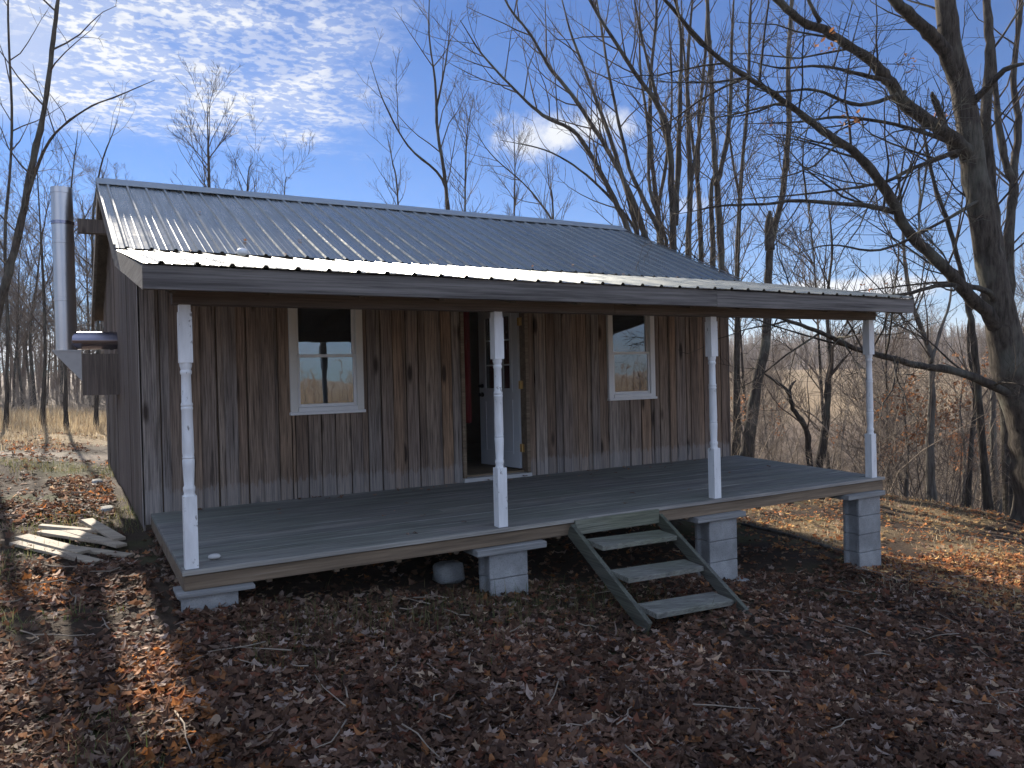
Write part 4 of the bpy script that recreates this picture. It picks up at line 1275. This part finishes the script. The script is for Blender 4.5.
def sample(N, d0, d1, gam):
    u = g.random(N); d = d0*(d1/d0)**(u**gam)
    lat = (g.random(N)*2-1)*(.74*d+.8)
    x = CAM[0]+_f[0]*d+_r0[0]*lat; y = CAM[1]+_f[1]*d+_r0[1]*lat
    return x, y, d


xs, ys, ds = [], [], []
for (N, d0, d1) in ((30000, 2.5, 5.2), (34000, 5.2, 9.5), (20000, 9.5, 17)):
    dd = np.sqrt(d0*d0+g.random(N)*(d1*d1-d0*d0)); lat = (g.random(N)*2-1)*(.74*dd+.6)
    xs.append(CAM[0]+_f[0]*dd+_r0[0]*lat); ys.append(CAM[1]+_f[1]*dd+_r0[1]*lat); ds.append(dd)
x, y, d = np.concatenate(xs), np.concatenate(ys), np.concatenate(ds)
patch = vnoise(x, y, 1.1, 3)*.6+vnoise(x, y, .4, 5)*.4
keep = ~inside_cabin(x, y)
keep &= ~(under_deck(x, y) & (g.random(len(x)) > .18))
left = x < -.1
keep &= ~(left & (y > -.5) & (patch < .44) & (g.random(len(x)) > .12))
keep &= ~(left & (np.abs(y-8.3+.3*x) < .7) & (g.random(len(x)) > .1)); keep &= ~(left & (y > 11.5) & (g.random(len(x)) > .15))
rt = (x > 5.2) & (y > .4)
keep &= ~(rt & (patch < .42) & (g.random(len(x)) > .35))
keep &= ~((x > 12.5))
x, y, d, patch = x[keep], y[keep], d[keep], patch[keep]
N = len(x)
PAL = np.array([(.080, .044, .028), (.110, .062, .042), (.155, .088, .056), (.20, .135, .10), (.048, .028, .021), (.29, .22, .18), (.14, .055, .032), (.25, .11, .045), (.38, .27, .18)])
wts = np.array([.20, .20, .16, .10, .14, .06, .07, .04, .03])
ci = g.choice(len(PAL), N, p=wts/wts.sum()); cols = PAL[ci]
warm = (patch > .56) & (x < -.1) & (g.random(N) < .30)
cols[warm] = np.array([(.30, .12, .04)])*(.6+.6*g.random((warm.sum(), 1)))
warm = (x > 6.6) & (y > -3.5) & (g.random(N) < .62)
cols[warm] = np.array([(.36, .17, .07), (.30, .12, .05), (.42, .28, .13)])[g.integers(0, 3, warm.sum())]*(.6+.6*g.random((warm.sum(), 1)))
cols = cols*(.75+.5*g.random((N, 1)))
size = .022+.018*g.random(N)+.024*g.random(N)**3
cols = cols*(.7+.6*vnoise(x, y, .35, 31))[:, None]
pos = np.c_[x, y, gz(x, y)+.010+.045*g.random(N)*vnoise(x, y, .3, 41)]
lm = MB(); leaf_cloud(lm, pos, size, .34, cols, g, .42)
# a few leaves caught on the roof
N = 14; yy = 2.3+2.4*g.random(N)**2; xx = .2+6.8*g.random(N)
leaf_cloud(lm, np.c_[xx, yy, np.array([roof_z(k_) for k_ in yy])+.03], .018+.02*g.random(N), .2, PAL[g.integers(0, 4, N)], g, .35)
N = 70
x = .1+6.8*g.random(N); y = np.where(g.random(N) < .6, 2.45-np.abs(g.normal(0, .18, N)), .1+2.2*g.random(N))
leaf_cloud(lm, np.c_[x, y, np.full(N, .014)], .02+.02*g.random(N), .15, PAL[g.integers(0, 4, N)]*1.2, g, .35)
tag(obj('leaf_litter', lm, M['leaf']), kind='stuff')


# fallen twigs in the litter
tw_ = MB(); N = 330
dd = np.sqrt(2.6**2+g.random(N)*(11**2-2.6**2)); lat = (g.random(N)*2-1)*(.74*dd+.6)
for x_, y_ in zip(CAM[0]+_f[0]*dd+_r0[0]*lat, CAM[1]+_f[1]*dd+_r0[1]*lat):
    if (-.3 < x_ < 7.3 and y_ > -.15) or x_ > 11.5: continue
    a_ = g.random()*6.28; L_ = .1+.35*g.random()**2; P = []
    for k in range(4):
        a_ += g.normal(0, .25); P.append((x_+(k/3-.5)*L_*math.cos(a_), y_+(k/3-.5)*L_*math.sin(a_)))
    P = np.array(P); tw_.tube(np.c_[P, gz(P[:, 0], P[:, 1])+.035+.02*g.random(4)], np.linspace(.005, .0025, 4), 4)
tag(obj('fallen_twigs', tw_, M['twigp']), kind='stuff')


def blades(mb, x, y, h, cols, w=.003, lean=.5):
    N = len(x); z = gz(x, y)-.01
    a = g.random(N)*6.28; ln = np.abs(g.normal(0, lean, N)); 
    dx_, dy_ = np.cos(a), np.sin(a); sx, sy = -dy_*w, dx_*w
    ps = []
    for t, ww in ((0, 1.0), (.55, .8), (1, .08)):
        off = ln*h*t**1.8; zz = h*t*np.sqrt(np.clip(1-(ln*t*.55)**2, .15, 1))
        for sgn in (-1, 1):
            ps.append(np.c_[x+dx_*off+sgn*sx*ww, y+dy_*off+sgn*sy*ww, z+zz])
    V = np.stack(ps, 1).reshape(-1, 3); k = (np.arange(N)*6)[:, None]
    f = (k[:, :, None]+np.array([(0, 1, 3, 2), (2, 3, 5, 4)])[None]).reshape(-1, 4)
    mb.add(V, [f], smooth=False, col=np.repeat(cols, 6, axis=0))


gb = MB()
STRAW = np.array([(.44, .34, .21), (.38, .29, .18), (.32, .24, .15), (.52, .43, .29)]); GREEN = np.array([(.10, .13, .04), (.15, .16, .06), (.22, .20, .09), (.30, .24, .12)])
# golden grass at left beyond the track
N = 26000; x = -9+g.random(N)*11; y = 9.5+g.random(N)*15
k = (vnoise(x, y, 1.2, 9)+.35*sstep(11, 15, y) > .55); x, y = x[k], y[k]; h = (.12+.35*g.random(len(x))**2)*(0.35+.65*sstep(12, 18, y))
blades(gb, x, y, h, STRAW[g.integers(0, 4, len(x))]*(.6+.5*g.random((len(x), 1))), .006)
# taller fringe in front of the woods
N = 9000; x = -14+g.random(N)*20; y = 19+g.random(N)*6
blades(gb, x, y, (.15+.35*g.random(N)**1.5), STRAW[g.integers(0, 4, N)]*(.55+.5*g.random((N, 1))), .008)
# lit bank at right
N = 17000; x = 6.0+g.random(N)*6.5; y = -2.5+g.random(N)*13
k = (vnoise(x, y, .9, 7) > .42) & ~inside_cabin(x, y) & ~((x < 7.2) & (y > -.2) & (y < 2.5)); x, y = x[k], y[k]
blades(gb, x, y, .03+.09*g.random(len(x))**2, STRAW[g.integers(0, 4, len(x))]*(.6+.55*g.random((len(x), 1))), .004, .8)
# short greenish grass at the left and nearest the camera
N = 26000; x = -3.2+g.random(N)*3.1; y = -4+g.random(N)*11
k = (vnoise(x, y, .7, 12)*.7+vnoise(x, y, .25, 13)*.3 > .52) & (x < -.12); x, y = x[k], y[k]
blades(gb, x, y, .03+.09*g.random(len(x))**2, GREEN[g.integers(0, 4, len(x))]*(.7+.5*g.random((len(x), 1))), .0028, .8)
# sparse weeds along the shaded drip line of the porch
N = 2400; x = .2+g.random(N)*3.4; y = -.75+g.normal(0, .30, N)+.4*vnoise(x, x*0, .5, 3)
blades(gb, x, y, .04+.16*g.random(N)**3, GREEN[g.integers(0, 4, N)]*(.5+.5*g.random((N, 1))), .002, .7)
tag(obj('grass', gb, M['grass']), kind='stuff')

# ------------------------------------------------------------------ thin haze over the valley
hz = MB(); hz.box((-1650, -1650, -30), (1650, 1650, 60))
hm = bpy.data.materials.new('thin haze'); hm.use_nodes = True; ht = hm.node_tree; ht.nodes.clear()
ho = ht.nodes.new('ShaderNodeOutputMaterial'); pv = ht.nodes.new('ShaderNodeVolumePrincipled'); pv.inputs['Density'].default_value = .0005; pv.inputs['Color'].default_value = (.92, .92, .95, 1)
pv.inputs['Anisotropy'].default_value = .2
ht.links.new(pv.outputs[0], ho.inputs['Volume'])
tag(obj('haze', hz, hm), kind='stuff')

# ------------------------------------------------------------------ world: sky, clouds
SUN_EL = R(25.7); SUN_DIR = np.array([-.026, 1.0, 0]); SUN_DIR /= np.linalg.norm(SUN_DIR)
w = bpy.data.worlds.new('World'); scene.world = w; w.use_nodes = True
nt = w.node_tree; nt.nodes.clear()
def wn(t, **kw):
    nd = nt.nodes.new(t)
    for k_, v_ in kw.items(): setattr(nd, k_, v_)
    return nd
def wl(a, b_): nt.links.new(a, b_)
def wm(op, a, b_=None, c_=None, clamp=False):
    nd = wn('ShaderNodeMath', operation=op); nd.use_clamp = clamp
    for k_, v_ in enumerate((a, b_, c_)):
        if v_ is None: continue
        if isinstance(v_, (int, float)): nd.inputs[k_].default_value = v_
        else: wl(v_, nd.inputs[k_])
    return nd.outputs[0]
def wstep(x_, a, b_):
    nd = wn('ShaderNodeMapRange', interpolation_type='SMOOTHSTEP'); wl(x_, nd.inputs[0])
    nd.inputs[1].default_value = a; nd.inputs[2].default_value = b_; return nd.outputs[0]
def wdot(vec, c_):
    nd = wn('ShaderNodeVectorMath', operation='DOT_PRODUCT'); wl(vec, nd.inputs[0]); nd.inputs[1].default_value = tuple(c_); return nd.outputs['Value']
out = wn('ShaderNodeOutputWorld'); bg = wn('ShaderNodeBackground'); wl(bg.outputs[0], out.inputs[0])
sky = wn('ShaderNodeTexSky', sky_type='NISHITA'); sky.sun_disc = False; sky.sun_elevation = SUN_EL
sky.sun_rotation = math.atan2(SUN_DIR[0], SUN_DIR[1])
sky.air_density = 1.0; sky.dust_density = 0.03; sky.ozone_density = 2.2; sky.altitude = 300
tc = wn('ShaderNodeTexCoord'); D = tc.outputs['Generated']
sp = wn('ShaderNodeSeparateXYZ'); wl(D, sp.inputs[0]); dxx, dyy, dzz = sp.outputs
zc = wm('MAXIMUM', dzz, .03)
cx = wm('DIVIDE', dxx, zc); cy = wm('DIVIDE', dyy, zc)
cmb = wn('ShaderNodeCombineXYZ'); wl(cx, cmb.inputs[0]); wl(cy, cmb.inputs[1])
def wnoise(vec, sc, det, ro=.55, dist=0.0):
    nd = wn('ShaderNodeTexNoise'); nd.inputs['Scale'].default_value = sc; nd.inputs['Detail'].default_value = det; nd.inputs['Roughness'].default_value = ro
    nd.inputs['Distortion'].default_value = dist; wl(vec, nd.inputs['Vector']); return nd.outputs['Fac']
front = wm('GREATER_THAN', dyy, .05)
azr = wm('DIVIDE', dxx, wm('MAXIMUM', dyy, .05))
# mackerel sheet, upper left
big = wnoise(cmb.outputs[0], 1.6, 3)
cell = wnoise(cmb.outputs[0], 27.0, 3, .55, .2)
med = wnoise(cmb.outputs[0], 5.0, 3, .55)
edge_az = wm('MULTIPLY_ADD', wm('SUBTRACT', big, .5), -.35, azr)
m_az = wm('SUBTRACT', 1.0, wstep(edge_az, .24, .40))
edge_el = wm('MULTIPLY_ADD', wm('SUBTRACT', med, .5), .05, dzz)
m_el = wstep(edge_el, .265, .300)
sheetm = wm('MULTIPLY', wm('MULTIPLY', m_az, m_el), front)
cellm = wm('ADD', wstep(wm('MULTIPLY_ADD', med, .40, wm('MULTIPLY', cell, .80)), .49, .70), .04, clamp=True)
bigm = wstep(wnoise(cmb.outputs[0], 3.1, 4, .6, .6), .36, .60)
cellm = wm('MULTIPLY', cellm, wm('MULTIPLY_ADD', bigm, .55, .45))
alto = wm('MULTIPLY', sheetm, wm('MAXIMUM', cellm, wm('MULTIPLY_ADD', bigm, .28, .10)))
# white veil low at the far left near the sun's side
veil = wm('MULTIPLY', wm('MULTIPLY', wm('SUBTRACT', 1.0, wstep(azr, -.05, .14)), wstep(dzz, .262, .30)), front)
alto = wm('MAXIMUM', alto, wm('MULTIPLY', veil, .45))
OVER_FILL = .9  # strength of the added out-of-frame fill cloud
# single small cumulus
def puff(c0, wid, hgt, sc, soft=.35, amp=1.5):
    c0 = np.array(c0); c0 = c0/np.linalg.norm(c0); r_ = np.cross(c0, [0, 0, 1]); r_ /= np.linalg.norm(r_); u_ = np.cross(r_, c0)
    a = wm('DIVIDE', wdot(D, r_), wid); b_ = wm('DIVIDE', wdot(D, u_), hgt)
    rad = wm('SQRT', wm('ADD', wm('MULTIPLY', a, a), wm('MULTIPLY', b_, b_)))
    nz = wnoise(D, sc, 6, .62)
    val = wm('ADD', wm('SUBTRACT', 1.0, rad), wm('MULTIPLY', wm('SUBTRACT', nz, .5), amp))
    ff = wm('GREATER_THAN', wdot(D, c0), .6)
    return wm('MULTIPLY', wstep(val, 0.0, soft), ff)
def dirpx(px, py): 
    d_ = _r*(px-512)/F_PX-_u*(py-384)/F_PX+_f; return d_/np.linalg.norm(d_)
c1 = wm('MAXIMUM', puff(dirpx(575, 130), .085, .030, 15, .75, 2.6), wm('MULTIPLY', puff(dirpx(527, 143), .042, .026, 19, .8, 2.6), .85))
c2 = puff(dirpx(850, 292), .13, .022, 13, .5, 1.6)
c3 = puff(dirpx(60, 350), .16, .02, 12, .6, 1.5)
c4 = puff(dirpx(690, 205), .03, .012, 20, .6, 1.5)
lowc = wm('MAXIMUM', wm('MAXIMUM', wm('MULTIPLY', c2, .9), wm('MULTIPLY', c3, .6)), wm('MULTIPLY', c4, .35))
cl = wm('MAXIMUM', wm('MAXIMUM', wm('MULTIPLY', alto, 1.0), wm('MULTIPLY', c1, .95)), lowc)
# unseen bright cloud added overhead and behind the camera to lift the shade
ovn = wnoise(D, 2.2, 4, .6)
fill_mask = wm('MAXIMUM', wstep(dzz, .52, .66), wm('MULTIPLY', wstep(wm('MULTIPLY', dyy, -1.0), .02, .30), wstep(dzz, -.02, .10)))
over = wm('MULTIPLY', wm('MULTIPLY', fill_mask, wstep(ovn, .36, .52)), OVER_FILL)
mx = wn('ShaderNodeMix', data_type='RGBA'); wl(cl, mx.inputs[0])
tint = wn('ShaderNodeMix', data_type='RGBA', blend_type='MULTIPLY'); tint.inputs[0].default_value = 1.0
wl(sky.outputs[0], tint.inputs[6]); tint.inputs[7].default_value = (0.12, 0.375, 0.70, 1)
wl(tint.outputs[2], mx.inputs[6]); mx.inputs[7].default_value = (5.6, 5.8, 6.1, 1)
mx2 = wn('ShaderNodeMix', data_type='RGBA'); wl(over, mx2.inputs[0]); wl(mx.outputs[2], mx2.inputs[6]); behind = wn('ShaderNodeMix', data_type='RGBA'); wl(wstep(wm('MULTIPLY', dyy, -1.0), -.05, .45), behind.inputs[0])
behind.inputs[6].default_value = (2.2, 3.2, 5.6, 1); behind.inputs[7].default_value = (5.3, 6.6, 9.4, 1); wl(behind.outputs[2], mx2.inputs[7])  # glow of the added fill cloud, stronger behind the camera
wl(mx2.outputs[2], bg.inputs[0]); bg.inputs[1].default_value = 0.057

# ------------------------------------------------------------------ sun
sl = bpy.data.lights.new('sun', 'SUN'); sl.energy = 5.0; sl.angle = R(.53); sl.color = (1.0, .90, .76)
so = bpy.data.objects.new('sun', sl); COL.objects.link(so)
sd = Vector((SUN_DIR[0]*math.cos(SUN_EL), SUN_DIR[1]*math.cos(SUN_EL), math.sin(SUN_EL)))
so.rotation_euler = sd.to_track_quat('Z', 'Y').to_euler(); so.location = (0, 30, 25)

# ------------------------------------------------------------------ camera and view
cd = bpy.data.cameras.new('camera'); cd.sensor_fit = 'HORIZONTAL'; cd.sensor_width = 36; cd.lens = 36*F_PX/1024; cd.clip_start = .05; cd.clip_end = 5000
co = bpy.data.objects.new('camera', cd); COL.objects.link(co)
mw = Matrix.Identity(4)
for k in range(3):
    mw[k][0] = _r[k]; mw[k][1] = _u[k]; mw[k][2] = -_f[k]; mw[k][3] = CAM[k]
co.matrix_world = mw
scene.camera = co
scene.view_settings.view_transform = 'Standard'; scene.view_settings.look = 'None'; scene.view_settings.exposure = 1.46; scene.view_settings.gamma = 1.0
